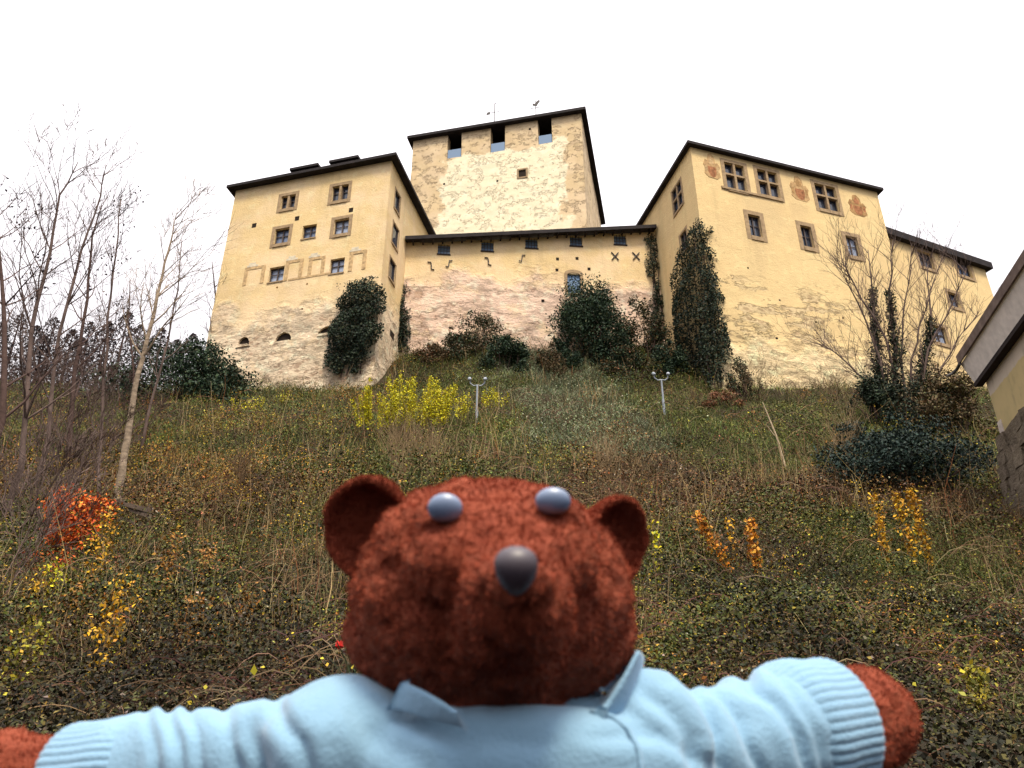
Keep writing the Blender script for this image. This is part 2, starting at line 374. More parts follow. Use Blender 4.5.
def wall_faces(mb, F, u0, u1, z0, zt, holes, step=.55, reveal=.38):
    """grid wall with real openings; zt is a height or a function of u. holes: (u0,u1,z0,z1)"""
    fz = zt if callable(zt) else (lambda u: zt)
    us = {u0, u1}; zs = {0.0, 1.0}
    ztop = max(fz(u0), fz(u1))
    for h in holes: us |= {h[0], h[1]}
    zb = sorted({z0, ztop} | {h[2] for h in holes} | {h[3] for h in holes})
    def fill(a):
        a = sorted(a); o = [a[0]]
        for x in a[1:]:
            if x-o[-1] < 1e-4: continue
            n = max(1, int(math.ceil((x-o[-1])/step))); st = o[-1]
            o += [st+(x-st)*(i+1)/n for i in range(n)]
        return o
    U = fill(us); Zs = fill(zb)
    vid = {}; vs = []; fs = []
    def V(i, j, o=0):
        k = (i, j, o)
        if k not in vid:
            u = U[i]; z = Zs[j]
            top = fz(u)
            # shear only the rows above the last opening, so that openings stay square
            zz = min(z, top) if not callable(zt) else z0+(z-z0)*1.0
            if callable(zt):
                hmax = max([h[3] for h in holes], default=z0)
                if z > hmax: zz = hmax+(z-hmax)*(top-hmax)/(ztop-hmax)
            vid[k] = len(vs); vs.append(tuple(F.pt(u, zz, -o)))
        return vid[k]
    def inside(i, j):
        um = (U[i]+U[i+1])/2; zm = (Zs[j]+Zs[j+1])/2
        return any(h[0] < um < h[1] and h[2] < zm < h[3] for h in holes)
    for i in range(len(U)-1):
        for j in range(len(Zs)-1):
            if inside(i, j): continue
            fs.append((V(i, j), V(i+1, j), V(i+1, j+1), V(i, j+1)))
            for (di, dj, e) in ((1, 0, ((1, 0), (1, 1))), (-1, 0, ((0, 1), (0, 0))), (0, 1, ((1, 1), (0, 1))), (0, -1, ((0, 0), (1, 0)))):
                ii, jj = i+di, j+dj
                if 0 <= ii < len(U)-1 and 0 <= jj < len(Zs)-1 and inside(ii, jj):
                    p, q = e; fs.append((V(i+p[0], j+p[1]), V(i+p[0], j+p[1], reveal), V(i+q[0], j+q[1], reveal), V(i+q[0], j+q[1])))
    mb.add(vs, fs)
def fbox(mb, F, u0, u1, z0, z1, o0, o1):  # box on a face from depth o0 to o1 outward
    mb.box(F.pt(u0, z0, o0), F.u3*(u1-u0), np.array([0, 0, z1-z0]), F.n3*(o1-o0))
def window(parent, F, r, fw=.22, kind='cross', pane='pane', sill=True, frame='stone', dp=0.0):
    u0, u1, z0, z1 = r
    mb = MB(); pr = .028
    if fw > 0:
        fbox(mb, F, u0-fw, u0, z0-fw, z1+fw, -.06, pr); fbox(mb, F, u1, u1+fw, z0-fw, z1+fw, -.06, pr)
        fbox(mb, F, u0, u1, z1, z1+fw, -.06, pr); fbox(mb, F, u0, u1, z0-fw, z0, -.06, pr+(.05 if sill else 0))
    else:
        fbox(mb, F, u0-.05, u1+.05, z0-.10, z0, -.06, .06)
    um = (u0+u1)/2; zm = z0+(z1-z0)*.56
    if kind in ('stonecross', 'stonepair'):
        fbox(mb, F, um-.09, um+.09, z0, z1, -.22, .0)
    if kind == 'stonecross':
        fbox(mb, F, u0, um-.09, zm-.08, zm+.08, -.21, -.005); fbox(mb, F, um+.09, u1, zm-.08, zm+.08, -.21, -.005)
    win = mb.build('window', M[frame], parent)
    if kind == 'grille':
        g = MB()
        for i in range(1, 4): x = u0+(u1-u0)*i/4; fbox(g, F, x-.02, x+.02, z0, z1, -.13, -.09)
        for i in range(1, 3): zz = z0+(z1-z0)*i/3; fbox(g, F, u0, u1, zz-.02, zz+.02, -.08, -.04)
        g.build('grille', M['iron'], win)
    else:
        sb = MB(); cells = [(u0, u1)] if kind in ('cross', 'single') else [(u0, um-.09), (um+.09, u1)]
        rows = [(z0, z1)] if kind != 'stonecross' else [(z0, zm-.08), (zm+.08, z1)]
        for (a, b_) in cells:
            for (c0, c1) in rows:
                wd = .075
                fbox(sb, F, a, a+wd, c0, c1, -.27+dp, -.20+dp); fbox(sb, F, b_-wd, b_, c0, c1, -.27+dp, -.20+dp)
                fbox(sb, F, a+wd, b_-wd, c1-wd, c1, -.27+dp, -.20+dp); fbox(sb, F, a+wd, b_-wd, c0, c0+wd, -.27+dp, -.20+dp)
                m_ = (a+b_)/2
                if kind == 'cross':
                    fbox(sb, F, m_-.05, m_+.05, c0+wd, c1-wd, -.265+dp, -.205+dp)
                    for (l, r_) in ((a+wd, m_-.05), (m_+.05, b_-wd)):
                        fbox(sb, F, l, r_, c0+(c1-c0)*.55, c0+(c1-c0)*.55+.05, -.26+dp, -.21+dp)
                elif kind == 'stonepair':
                    fbox(sb, F, a+wd, b_-wd, c0+(c1-c0)*.6, c0+(c1-c0)*.6+.05, -.26+dp, -.21+dp)
        sb.build('sash', M['wood'], win)
    pb = MB(); tl = random.uniform(-.02, .02)
    pb.box(F.pt(u0-.02, z0-.02, -.30+dp), F.u3*(u1-u0+.04)+F.n3*tl, np.array([0, 0, z1-z0+.04])+F.n3*random.uniform(-.015, .03), -F.n3*.02)
    pb.build('pane', M[pane], win)
    return r
def eave_roof(parent, corners, z, over, thick, rise, ridge=None, drop=.0):
    """hipped roof on a four-cornered plan with a thin overhanging edge; corners ccw (x,y)"""
    c = [np.array(p, float) for p in corners]; n = len(c)
    ctr = sum(c)/n; out = []
    for i in range(n):
        a = c[i]-c[i-1]; b_ = c[(i+1) % n]-c[i]
        na = np.array([a[1], -a[0]])/np.linalg.norm(a); nb = np.array([b_[1], -b_[0]])/np.linalg.norm(b_)
        k = over/(1+na@nb); out.append(c[i]+(na+nb)*k)
    zs = z if isinstance(z, (list, tuple)) else [z]*n
    mb = MB(); lo = [(*p, zz) for p, zz in zip(out, zs)]; hi = [(*p, zz+thick) for p, zz in zip(out, zs)]
    e0 = (np.array(hi[0])+np.array(hi[3]))/2; e1 = (np.array(hi[1])+np.array(hi[2]))/2
    l = .28
    r0 = e0*(1-l)+e1*l+np.array([0, 0, rise]); r1 = e0*l+e1*(1-l)+np.array([0, 0, rise])
    V = lo+hi+[r0, r1]
    mb.add(V, [(3, 2, 1, 0), (0, 1, 5, 4), (1, 2, 6, 5), (2, 3, 7, 6), (3, 0, 4, 7), (4, 5, 9, 8), (5, 6, 9), (6, 7, 8, 9), (7, 4, 8)])
    return mb.build('roof', M['roof'], parent)
def hole_back(mb, F, r, o=-.03): fbox(mb, F, r[0]-.02, r[1]+.02, r[2]-.02, r[3]+.02, o-.05, o)  # dark plate set just inside a hole, its shade put into the colour

BASE = (.735, .55, .285); BASE2 = (.80, .61, .38)
# ---- tower house on the left
A = at(372, 386, 46.0)
FA = Face(A, R(165), flip=True); SA = Face(A, R(78)); WA = 13.1; DA = 11.0; ZE = 41.95; ZB = 20.0
TH = empty('tower_house', (A[0], A[1], 22.0), 'tall yellow tower house with a painted frieze and dark roof, left of the curtain wall', 'building')
front = [((281, 195.5, 295, 208.5), 'stonepair', 'pane'), ((332, 185.5, 348, 200.5), 'stonepair', 'pane'),
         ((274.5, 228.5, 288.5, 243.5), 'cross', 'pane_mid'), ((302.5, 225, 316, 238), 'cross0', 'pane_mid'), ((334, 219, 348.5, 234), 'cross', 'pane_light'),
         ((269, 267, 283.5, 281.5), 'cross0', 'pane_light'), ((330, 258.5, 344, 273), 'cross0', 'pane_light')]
fr = [(FA.rect(*q), k, p) for q, k, p in front]
sq = [FA.rect(x-2.2, y-2.2, x+2.2, y+2.2) for x, y in ((254, 225.5), (297, 218.5), (351, 210))]
gl = [FA.rect(*q) for q in ((238.5, 337, 249, 345), (276, 332.5, 291, 341.5), (319, 326.5, 336, 333.5))]
dots = [FA.rect(x-.9, y-.9, x+.9, y+.9) for x, y in ((307, 284), (277, 287.5), (302, 309), (349, 285))]
sider = [(SA.rect(394.6, 192, 400, 213), 'stonepair', 'pane'), (SA.rect(392.2, 225, 398.4, 248), 'stonepair', 'pane'), (SA.rect(389, 260, 395.2, 282), 'stonepair', 'pane')]
shole = [SA.rect(390, 331, 394.5, 339)]
mb = MB()
wall_faces(mb, FA, 0, WA, ZB, ZE, [r for r, _, _ in fr]+sq+gl+dots)
wall_faces(mb, SA, 0, DA, ZB, ZE, [r for r, _, _ in sider]+shole)
cA = [FA.pt(0, 0)[:2], SA.pt(DA, 0)[:2], SA.pt(DA, 0)[:2]+FA.d*WA, FA.pt(WA, 0)[:2]]
back = Face(cA[1], R(165)); left = Face(cA[3], R(78), flip=True)
wall_faces(mb, back, 0, WA, ZB, ZE, [], 1.5); wall_faces(mb, left, 0, DA, ZB, ZE, [], 1.5)
mb.v = disp(mb.v, 24, .20, .018, 7.5)
M['pl_tower'] = plaster('plaster_tower_house', BASE, BASE2, (.80, .64, .46), (.40, .26, .18), 8.2, 0, 8.0, .42, 1, 3.0)
mb.build('wall', M['pl_tower'], TH)
for i_, r in enumerate(sq+gl):
    g = MB(); hole_back(g, FA, r, -.03 if i_ < 3 else -.16); og = g.build('opening_shade_fill', M['hole'], TH)
    if i_ >= 3:                                             # rounded head and pale worn sill of each gun slot
        g = MB(); W_ = r[1]-r[0]; H_ = r[3]-r[2]
        for sg in (0, 1):
            cu0 = r[sg]; sgn = 1 if sg == 0 else -1
            g.prism([FA.pt(cu0+sgn*W_*a_, r[3]+.03-H_*b_, -.20) for a_, b_ in ((-.02, -.02), (.52, -.02), (.42, .06), (.24, .16), (.10, .34), (.03, .58), (-.02, .60))], FA.n3*.205)
        g.prism([FA.pt(r[0]-.12, r[2]-.12, -.05), FA.pt(r[1]+.1, r[2]-.14, -.05), FA.pt(r[1]+.06, r[2]+.05, -.05), FA.pt(r[0]+.1, r[2]+.07, -.05)], FA.n3*.10)
        g.build('slot_surround', M['pl_tower'], og)
g = MB(); hole_back(g, SA, shole[0]); g.build('opening_shade_fill', M['hole'], TH)
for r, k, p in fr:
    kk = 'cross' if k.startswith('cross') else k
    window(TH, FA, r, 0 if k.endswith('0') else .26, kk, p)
for r, k, p in sider: window(TH, SA, r, .14, 'single', p, dp=.17)
roofA = eave_roof(TH, [cA[3], cA[0], cA[1], cA[2]], ZE-.12, .55, .24, 3.6)
for (x, y) in ((304, 167), (345, 159)):                    # two low flat dormers behind the eave
    u, z = FA.px(x, y); u += .9; d = MB(); q = FA.pt(u, ZE+.5, -1.6)
    d.box(q-FA.u3*1.0, FA.u3*2.0, -FA.n3*1.6, np.array([0, 0, 1.75])); d.box(q-FA.u3*1.25+np.array([0, 0, 1.75])+FA.n3*.3, FA.u3*2.5, -FA.n3*2.1, np.array([0, 0, .22]))
    d.build('dormer', M['roof'], roofA)
pb = MB(); pw = MB()                                        # painted pilasters between the lower windows
for (xa, ya, xb, yb) in ((246, 265, 265, 284), (287, 258, 303, 279.5), (310, 255, 325, 276), (350.5, 249, 366.5, 270)):
    u1_, zt = FA.px(xa, ya); u0_, _ = FA.px(xb, (ya+yb)/2-3); _, zb = FA.px((xa+xb)/2, yb)
    zt -= .3
    pb = MB(); fbox(pb, FA, u0_, u0_+.28, zb, zt-.22, -.05, .03); fbox(pb, FA, u1_-.28, u1_, zb, zt-.22, -.05, .03); fbox(pb, FA, u0_, u1_, zt-.22, zt, -.05, .03)
    um = (u0_+u1_)/2+.25; pz = pb.build('painted_pilaster', M['paint_tan'], TH)
    pw = MB(); fbox(pw, FA, um-.45, um+.45, zt+.02, zt+.18, -.05, .032); fbox(pw, FA, um-.25, um+.3, zt+.181, zt+.38, -.05, .032); pw.build('painted_capital', M['paint_white'], pz)
pb = MB()
(ua, za), (ub, zb) = FA.px(246, 287), FA.px(283, 282)
(u3, z3), (u4, z4) = FA.px(288, 281), FA.px(330, 274); fbox(pb, FA, u4, u3, min(z3, z4), min(z3, z4)+.16, -.05, .028)
pb.build('painted_band', M['paint_tan'], TH)

# ---- palace on the right
Bp = at(722, 390, 45.0)
FB = Face(Bp, R(17.7)); SB = Face(Bp, R(103.5), flip=True); WB = 16.6; DB = 12.0; ZEB = 42.5
PB = empty('palace_building', (Bp[0], Bp[1], 22.0), 'large yellow palace block with mullioned windows and faded painted crests, right of the curtain wall', 'building')
fr = [((726, 164.5, 745, 189.5), 'stonecross', 'pane'), ((759, 171.5, 778, 196), 'stonecross', 'pane'), ((817, 186, 837, 210), 'stonecross', 'pane'),
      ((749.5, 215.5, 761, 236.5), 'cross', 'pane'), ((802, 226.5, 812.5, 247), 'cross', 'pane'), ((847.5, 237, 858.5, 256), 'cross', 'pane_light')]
frB = [(FB.rect(*q), k, p) for q, k, p in fr]
sB = [(SB.rect(672.5, 184, 682.5, 211), 'stonecross', 'pane'), (SB.rect(680.5, 231, 687.5, 252), 'cross', 'pane')]
dots = [FB.rect(x-.9, y-.9, x+.9, y+.9) for x, y in ((815, 322), (843, 318), (777, 338), (748, 268), (700+80, 300))]
mb = MB()
wall_faces(mb, FB, 0, WB, 18.5, ZEB, [r for r, _, _ in frB]+dots)
wall_faces(mb, SB, 0, DB, 18.5, ZEB, [r for r, _, _ in sB])
cB = [FB.pt(0, 0)[:2], FB.pt(WB, 0)[:2], FB.pt(WB, 0)[:2]+SB.d*DB, SB.pt(DB, 0)[:2]]
wall_faces(mb, Face(cB[1], R(103.5)), 0, DB, 18.5, ZEB, [], 1.5); wall_faces(mb, Face(cB[3], R(17.7), flip=True), 0, WB, 18.5, ZEB, [], 1.5)
mb.v = disp(mb.v, 22, .30, .02, 10)
M['pl_pal'] = plaster('plaster_palace', BASE, (.72, .55, .29), (.78, .62, .38), (.36, .25, .16), 4.2, 1.6, 9.2, .41, 2, 1.6)
mb.build('wall', M['pl_pal'], PB)
for r in dots: g = MB(); hole_back(g, FB, r); g.build('opening_shade_fill', M['hole'], PB)
M['pl_pal'].node_tree.nodes  # keep
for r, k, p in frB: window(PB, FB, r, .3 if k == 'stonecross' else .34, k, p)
for r, k, p in sB: window(PB, SB, r, .18, k, p, dp=.14)
eave_roof(PB, cB, ZEB-.25, .38, .24, 3.8)
sb_ = MB(); (ua, za), (ub, zb) = FB.px(721, 186), FB.px(783, 202); za = (za+zb)/2
fbox(sb_, FB, ua, ub, za-.12, za+.06, -.05, .10); sb_.build('sill_band', M['stone'], PB)
def crest(cx, cy, w_, h_, tone_a, tone_b, tone_c):
    r = FB.rect(cx-w_/2, cy-h_/2, cx+w_/2, cy+h_/2); uc = (r[0]+r[1])/2; W2 = (r[1]-r[0])/2; z0, z1 = r[2], r[3]; H_ = z1-z0
    def poly(pts, o): return [FB.pt(uc+x*W2, z0+y*H_, o) for x, y in pts]
    m1 = MB(); m1.prism(poly([(-.55, .02), (.5, .0), (.95, .14), (.8, .34), (1, .5), (.72, .66), (.5, .62), (.42, .86), (.1, 1), (-.3, .95), (-.45, .7), (-.75, .72), (-1, .52), (-.78, .36), (-.98, .16)], -.03), FB.n3*.055)
    o = m1.build('painted_crest', M[tone_a], PB)
    m2 = MB(); m2.prism(poly([(-.5, .46), (.46, .46), (.48, .24), (.3, .08), (0, .03), (-.3, .09), (-.5, .24)], -.02), FB.n3*.05); m2.build('painted_shield', M[tone_b], o)
    m3 = MB()
    m3.prism(poly([(-.26, .56), (.24, .56), (.3, .74), (.1, .80), (0, .9), (-.14, .80), (-.3, .72)], -.02), FB.n3*.05)
    m3.prism(poly([(-.9, .26), (-.62, .22), (-.6, .5), (-.84, .46)], -.02), FB.n3*.049); m3.prism(poly([(.6, .24), (.86, .26), (.82, .48), (.6, .5)], -.02), FB.n3*.049)
    m3.build('painted_helmet', M[tone_c], o)
M['crest_a'] = simple('faded_mantling_paint', (.46, .30, .15), .95, .1, 0, 1, .3, 5)
crest(711.5, 166, 16, 24, 'crest_a', 'paint_red', 'paint_tan')
crest(799, 188.5, 18, 24, 'crest_a', 'paint_red', 'paint_ochre')
crest(857, 205.5, 17, 20, 'paint_ochre', 'paint_red', 'paint_red')

# ---- lower wing further right
D = at(884, 300, 50.6); FD = Face(D, R(24)); uD, zD = FD.px(985, 263); ZED = FD.px(886, 236)[1]; WD = uD-.3
WG = empty('side_wing', (D[0], D[1], 22.0), 'lower yellow castle wing with a deep dark roof edge, behind the bare tree', 'building')
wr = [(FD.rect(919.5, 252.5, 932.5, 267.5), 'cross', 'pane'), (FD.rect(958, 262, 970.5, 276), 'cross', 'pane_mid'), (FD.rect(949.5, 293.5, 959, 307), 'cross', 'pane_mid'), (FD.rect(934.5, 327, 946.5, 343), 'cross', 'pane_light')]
mb = MB(); wall_faces(mb, FD, 0, WD, 17, ZED, [r for r, _, _ in wr])
e2 = FD.pt(WD, 0)[:2]; dd = np.array([-math.sin(R(24)), math.cos(R(24))])*9
FE = Face(e2, R(114)); wall_faces(mb, FE, 0, 9, 17, ZED, [], 1.2)
mb.v = disp(mb.v, 22, .22, .02, 9)
mb.build('wall', M['pl_pal'], WG)
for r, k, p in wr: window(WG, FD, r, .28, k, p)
cD = [FD.pt(0, 0)[:2], e2, e2+dd, FD.pt(0, 0)[:2]+dd]
eave_roof(WG, cD, ZED-.1, .45, .62, 2.6)

# ---- curtain wall
L = SA.pt(4.3, 0)[:2]; Rr = SB.pt(7.2, 0)[:2]; ang = math.atan2(Rr[1]-L[1], Rr[0]-L[0]); WC = float(np.linalg.norm(Rr-L))
FC = Face(L, ang); zl = FC.px(407, 244)[1]; zr_ = FC.px(654, 232)[1]
ztop = lambda u: zl+(zr_-zl)*u/WC
CW = empty('curtain_wall', (L[0], L[1], 24.0), 'curtain wall with a roofed wall walk, grilled windows and a blue shutter, below the keep', 'wall')
gr = [FC.rect(x-6.2, y-5.6, x+6.2, y+4.6) for x, y in ((444, 249.5), (487.5, 246.5), (531.5, 243.5), (576, 241.3), (620, 240))]
bd = FC.rect(567.5, 274, 580.5, 293.5)
sqs = [FC.rect(x-1.5, y-1.5, x+1.5, y+1.5) for x, y in ((557.5, 259), (577, 258.5), (557, 270), (589, 269), (543, 301))]
# windows follow the slope: shift each to a hole with the local top in mind
mb = MB()
holes = gr+[bd]+sqs
def wall_sloped(mb, F, u0, u1, z0, ftop, holes):
    wall_faces(mb, F, u0, u1, z0, min(ftop(u0), ftop(u1)), [h for h in holes if h[3] < min(ftop(u0), ftop(u1))])
# build it bay by bay so the sloping top stays a straight line
cuts = [0.0]+[(gr[i][1]+gr[i+1][0])/2 for i in range(4)]+[WC]
for i in range(5):
    a_, b_ = cuts[i], cuts[i+1]
    hs_ = [h for h in holes if a_ < (h[0]+h[1])/2 < b_]
    hs_ = [(max(h[0], a_+.01), min(h[1], b_-.01), h[2], h[3]) for h in hs_]
    wall_faces(mb, FC, a_, b_, 24.5, ztop, hs_)
mb.v = disp(mb.v, 27.5, .18, .012, 7)
M['pl_cur'] = plaster('plaster_curtain_wall', BASE, BASE2, (.80, .585, .46), (.46, .29, .21), 10.4, 4, 10.5, .44, 3, 4.0)
mb.build('wall', M['pl_cur'], CW)
for r in sqs: g = MB(); hole_back(g, FC, r); g.build('opening_shade_fill', M['hole'], CW)
for r in gr: window(CW, FC, r, 0, 'grille', 'pane_blue', frame='soffit')
fb = MB(); fw = .22; u0, u1, z0, z1 = bd
fbox(fb, FC, u0-fw, u0, z0-.1, z1, -.1, .05); fbox(fb, FC, u1, u1+fw, z0-.1, z1, -.1, .05); fbox(fb, FC, u0, u1, z0-.14, z0, -.1, .08)
um = (u0+u1)/2; wv = (u1-u0)/2
arc_o = [(um-(wv+fw)*math.cos(t_), z1+.38*math.sin(t_)+(.0)) for t_ in np.linspace(0, math.pi, 9)]
arc_i = [(um-wv*math.cos(t_), z1-.12+.22*math.sin(t_)) for t_ in np.linspace(0, math.pi, 9)]
for i in range(8):
    fb.prism([FC.pt(*arc_o[i], -.1), FC.pt(*arc_o[i+1], -.1), FC.pt(*arc_i[i+1], -.1), FC.pt(*arc_i[i], -.1)], FC.n3*.145)
dw = fb.build('shuttered_window', M['stone'], CW)
sh = MB(); n_ = 5
for i in range(n_): fbox(sh, FC, u0+(u1-u0)*i/n_+.01, u0+(u1-u0)*(i+1)/n_-.01, z0, z1, -.20, -.16)
fbox(sh, FC, u0, u1, z0, z1, -.24, -.205); shut = sh.build('shutter', M['blue_door'], dw)
bt = MB()
for k in (.2, .75): fbox(bt, FC, u0+.03, u1-.03, z0+(z1-z0)*k, z0+(z1-z0)*k+.09, -.158, -.13)
bt.build('shutter_batten', M['blue_door'], shut)
# wall-walk roof, shallow, falling forward
rb = MB(); back3 = -FC.n3
def roofline(o, dz): return [FC.pt(-.1, ztop(0)+dz, o), FC.pt(WC*.33, ztop(WC*.33)+dz, o), FC.pt(WC*.66, ztop(WC*.66)+dz, o), FC.pt(WC-.05, ztop(WC)+dz, o)]
f0, f1 = roofline(.75, -.12), roofline(.75, .20); b0, b1 = roofline(-3.0, 1.0), roofline(-3.0, 1.35)
rb.add(f0+f1+b0+b1, sum([[(i, i+1, i+5, i+4), (i+4, i+5, i+13, i+12), (i+1, i, i+8, i+9), (i+9, i+8, i+12, i+13)] for i in range(3)], [])+[(0, 4, 12, 8), (3, 11, 15, 7)])
rf = rb.build('roof', M['roof'], CW)
rt = MB()
for i in range(26):                                        # rafter ends under the eave
    u = .5+i*(WC-1)/25; z_ = ztop(u)-.17; rt.box(FC.pt(u-.06, z_, -.02), FC.u3*.12, FC.n3*.66+np.array([0, 0, -.05]), np.array([0, 0, .12]))
rt.build('rafter_ends', M['soffit'], rf)
for i, (x, y) in enumerate(((431, 266), (449, 264), (488, 261.5), (522, 258.5), (615, 256.5), (636, 256.5), (577.5, 258))):   # wrought iron wall anchors
    if i == 6: continue
    u, z = FC.px(x, y); am = MB(); o_ = .06
    if i < 4:
        pts = [(-.28, .32), (-.02, .30), (.03, .0), (.03, -.3), (.26, -.36)] if i % 2 == 0 else [(.25, .3), (.02, .28), (0, 0), (-.05, -.3), (-.25, -.25)]
        am.tube([FC.pt(u+a_, z+b_, o_) for a_, b_ in pts], .045, 5)
    else:
        am.tube([FC.pt(u-.28, z+.36, o_), FC.pt(u, z, o_), FC.pt(u+.26, z-.36, o_)], .045, 5); am.tube([FC.pt(u+.28, z+.36, o_), FC.pt(u, z, o_+.03), FC.pt(u-.28, z-.36, o_)], .045, 5)
    am.build('wall_anchor', M['iron'], CW)

# ---- keep
KY = 57.0; K = at(587, 228, KY); kf = KY/64.0
FK = Face(K, R(180-12.6), flip=True); SK = Face(K, R(78)); 
WK = FK.px(413, 146)[0]; ZEK = FK.px(587, 112)[1]; DK = 17.0
KP = empty('castle_keep', (K[0], K[1], 36.0), 'broad square castle keep with roofed battlements and pale bare masonry, behind the curtain wall', 'tower')
emb = []
for (xa, ya, xb, yb) in ((447.5, 134, 461.5, 157.5), (490.5, 126, 505, 151.5), (538, 119, 552, 143.5)):
    r = FK.rect(xa, ya, xb, yb); emb.append((r[0], r[1], r[2], ZEK-.02))
lit = FK.rect(518.8, 170, 526, 177); dots = [FK.rect(x-1, y-1, x+1, y+1) for x, y in ((444, 184), (530, 129), (497.5, 181))]
mb = MB()
wall_faces(mb, FK, 0, WK, 33, ZEK, emb+[lit]+dots, .8, .9)
cK = [FK.pt(0, 0)[:2], SK.pt(DK, 0)[:2], SK.pt(DK, 0)[:2]+FK.d*WK, FK.pt(WK, 0)[:2]]
wall_faces(mb, SK, 0, DK, 33, ZEK, [SK.rect(591, 152, 592.5, 166)], .8, .9); wall_faces(mb, Face(cK[1], R(167.4)), 0, WK, 33, ZEK, [], 2); wall_faces(mb, Face(cK[3], R(78), flip=True), 0, DK, 33, ZEK, [], 2)
mb.v = disp(mb.v, 30, .10, .05, 20)
m = plaster('plaster_keep', (.68, .52, .31), (.72, .56, .37), (.66, .50, .33), (.40, .28, .17), 3.0, 2, 21, .38, 4, 2, dap=(1.15, (1, 1, 1.35)))
# the pale, bare patch in the middle of the keep's front
t = m.node_tree; bs = t.nodes['Principled BSDF']; cur = bs.inputs['Base Color'].links[0].from_socket
tc = t.nodes.new('ShaderNodeTexCoord'); 
cx3 = FK.pt(WK*.47, 0)-K; sub = t.nodes.new('ShaderNodeVectorMath'); sub.operation = 'DOT_PRODUCT'
t.links.new(tc.outputs['Object'], sub.inputs[0]); sub.inputs[1].default_value = (FK.d[0], FK.d[1], 0)
sx = t.nodes.new('ShaderNodeSeparateXYZ'); t.links.new(tc.outputs['Object'], sx.inputs[0])
na = nz(t, tc.outputs['Object'], .45, 9, rough=.65); nb = nz(t, tc.outputs['Object'], 1.5, 9, (1, 1, 1.3), .72)
du = mth(t, 'ABSOLUTE', mth(t, 'SUBTRACT', sub.outputs['Value'], WK*.46))
mu = mrange(t, mth(t, 'ADD', du, mth(t, 'MULTIPLY', mth(t, 'SUBTRACT', na, .5), 6)), WK*.34, WK*.37, 1, 0)
zt_ = ZEK-36.0
mz = mrange(t, mth(t, 'ADD', sx.outputs[2], mth(t, 'MULTIPLY', mth(t, 'SUBTRACT', na, .5), 4)), zt_-3.3, zt_-2.9, 1, 0)
pm = mth(t, 'MULTIPLY', mth(t, 'MULTIPLY', mu, mz), mrange(t, nb, .70, .62))
pc = mat_mix(t, mrange(t, nb, .35, .55), (.92, .86, .66), (.88, .79, .57))
t.links.new(mat_mix(t, mth(t, 'MULTIPLY', pm, .92), cur, pc), bs.inputs['Base Color'])
M['pl_keep'] = m
mb.build('wall', m, KP)
for r in [lit]+dots: g = MB(); hole_back(g, FK, r, -.04); g.build('opening_shade_fill', M['hole'], KP)
for (u0, u1, z0, z1) in emb:                               # blue glass screens at the foot of each embrasure, dark behind
    g = MB(); fbox(g, FK, u0+.05, u1-.05, z0+.02, z0+(z1-z0)*.36, -.10, -.05); w_ = g.build('embrasure_screen', M['pane_sky'], KP)
    g = MB(); fbox(g, FK, u0-.3, u1+.3, z0-.3, z1+.0, -3.4, -3.3); fbox(g, FK, u0-.3, u0, z0-.3, z1, -3.3, -.95); fbox(g, FK, u1, u1+.3, z0-.3, z1, -3.3, -.95); fbox(g, FK, u0, u1, z0-.3, z0, -3.3, -.95)
    g.build('embrasure_recess', M['hole'], KP)
u, z = FK.px(522.5, 174); g = MB(); fw = .16
for (a_, b_, c_, d_) in ((lit[0]-fw, lit[0], lit[2]-fw, lit[3]+fw), (lit[1], lit[1]+fw, lit[2]-fw, lit[3]+fw), (lit[0], lit[1], lit[3], lit[3]+fw), (lit[0], lit[1], lit[2]-fw, lit[2])): fbox(g, FK, a_, b_, c_, d_, -.1, .06)
g.build('slit_window', M['stone'], KP)
roofK = eave_roof(KP, [cK[3], cK[0], cK[1], cK[2]], ZEK-.05, .5, .32, 4.5)
for (x, y0, y1, kind_) in ((491, 121, 106, 0), (533, 114, 103, 1)):
    r = FK.rect(x-1, y1, x+1, y0); q0 = FK.pt(r[0], r[2]+.2, -1.0); hgt = r[3]-r[2]+1.1; v_ = MB()
    v_.tube([q0, q0+np.array([0, 0, hgt])], .045, 5); q = q0+np.array([0, 0, hgt*.62])
    a_ = FK.u3
    if kind_ == 0:
        v_.tube([q-a_*.55, q+a_*.45], .04, 4); v_.prism([q+a_*.45+np.array([0, 0, -.2]), q+a_*.85+np.array([0, 0, -.25]), q+a_*.75+np.array([0, 0, .1]), q+a_*.45+np.array([0, 0, .12])], FK.n3*.05)
        v_.tube([q0+np.array([0, 0, hgt]), q0+np.array([0, 0, hgt])-a_*.22], .05, 4)
    else:
        qt = q0+np.array([0, 0, hgt*.75]); up = np.array([0, 0, 1.0])
        v_.tube([q+a_*.65, q-a_*.5], .04, 4)
        v_.prism([qt-a_*.45+up*.5, qt-a_*.25+up*.62, qt+a_*.1+up*.2, qt+a_*.35+up*.3, qt+a_*.3+up*.0, qt-a_*.1-up*.15, qt-a_*.2+up*.1], FK.n3*.06)
    v_.build('weather_vane', M['iron'], roofK)
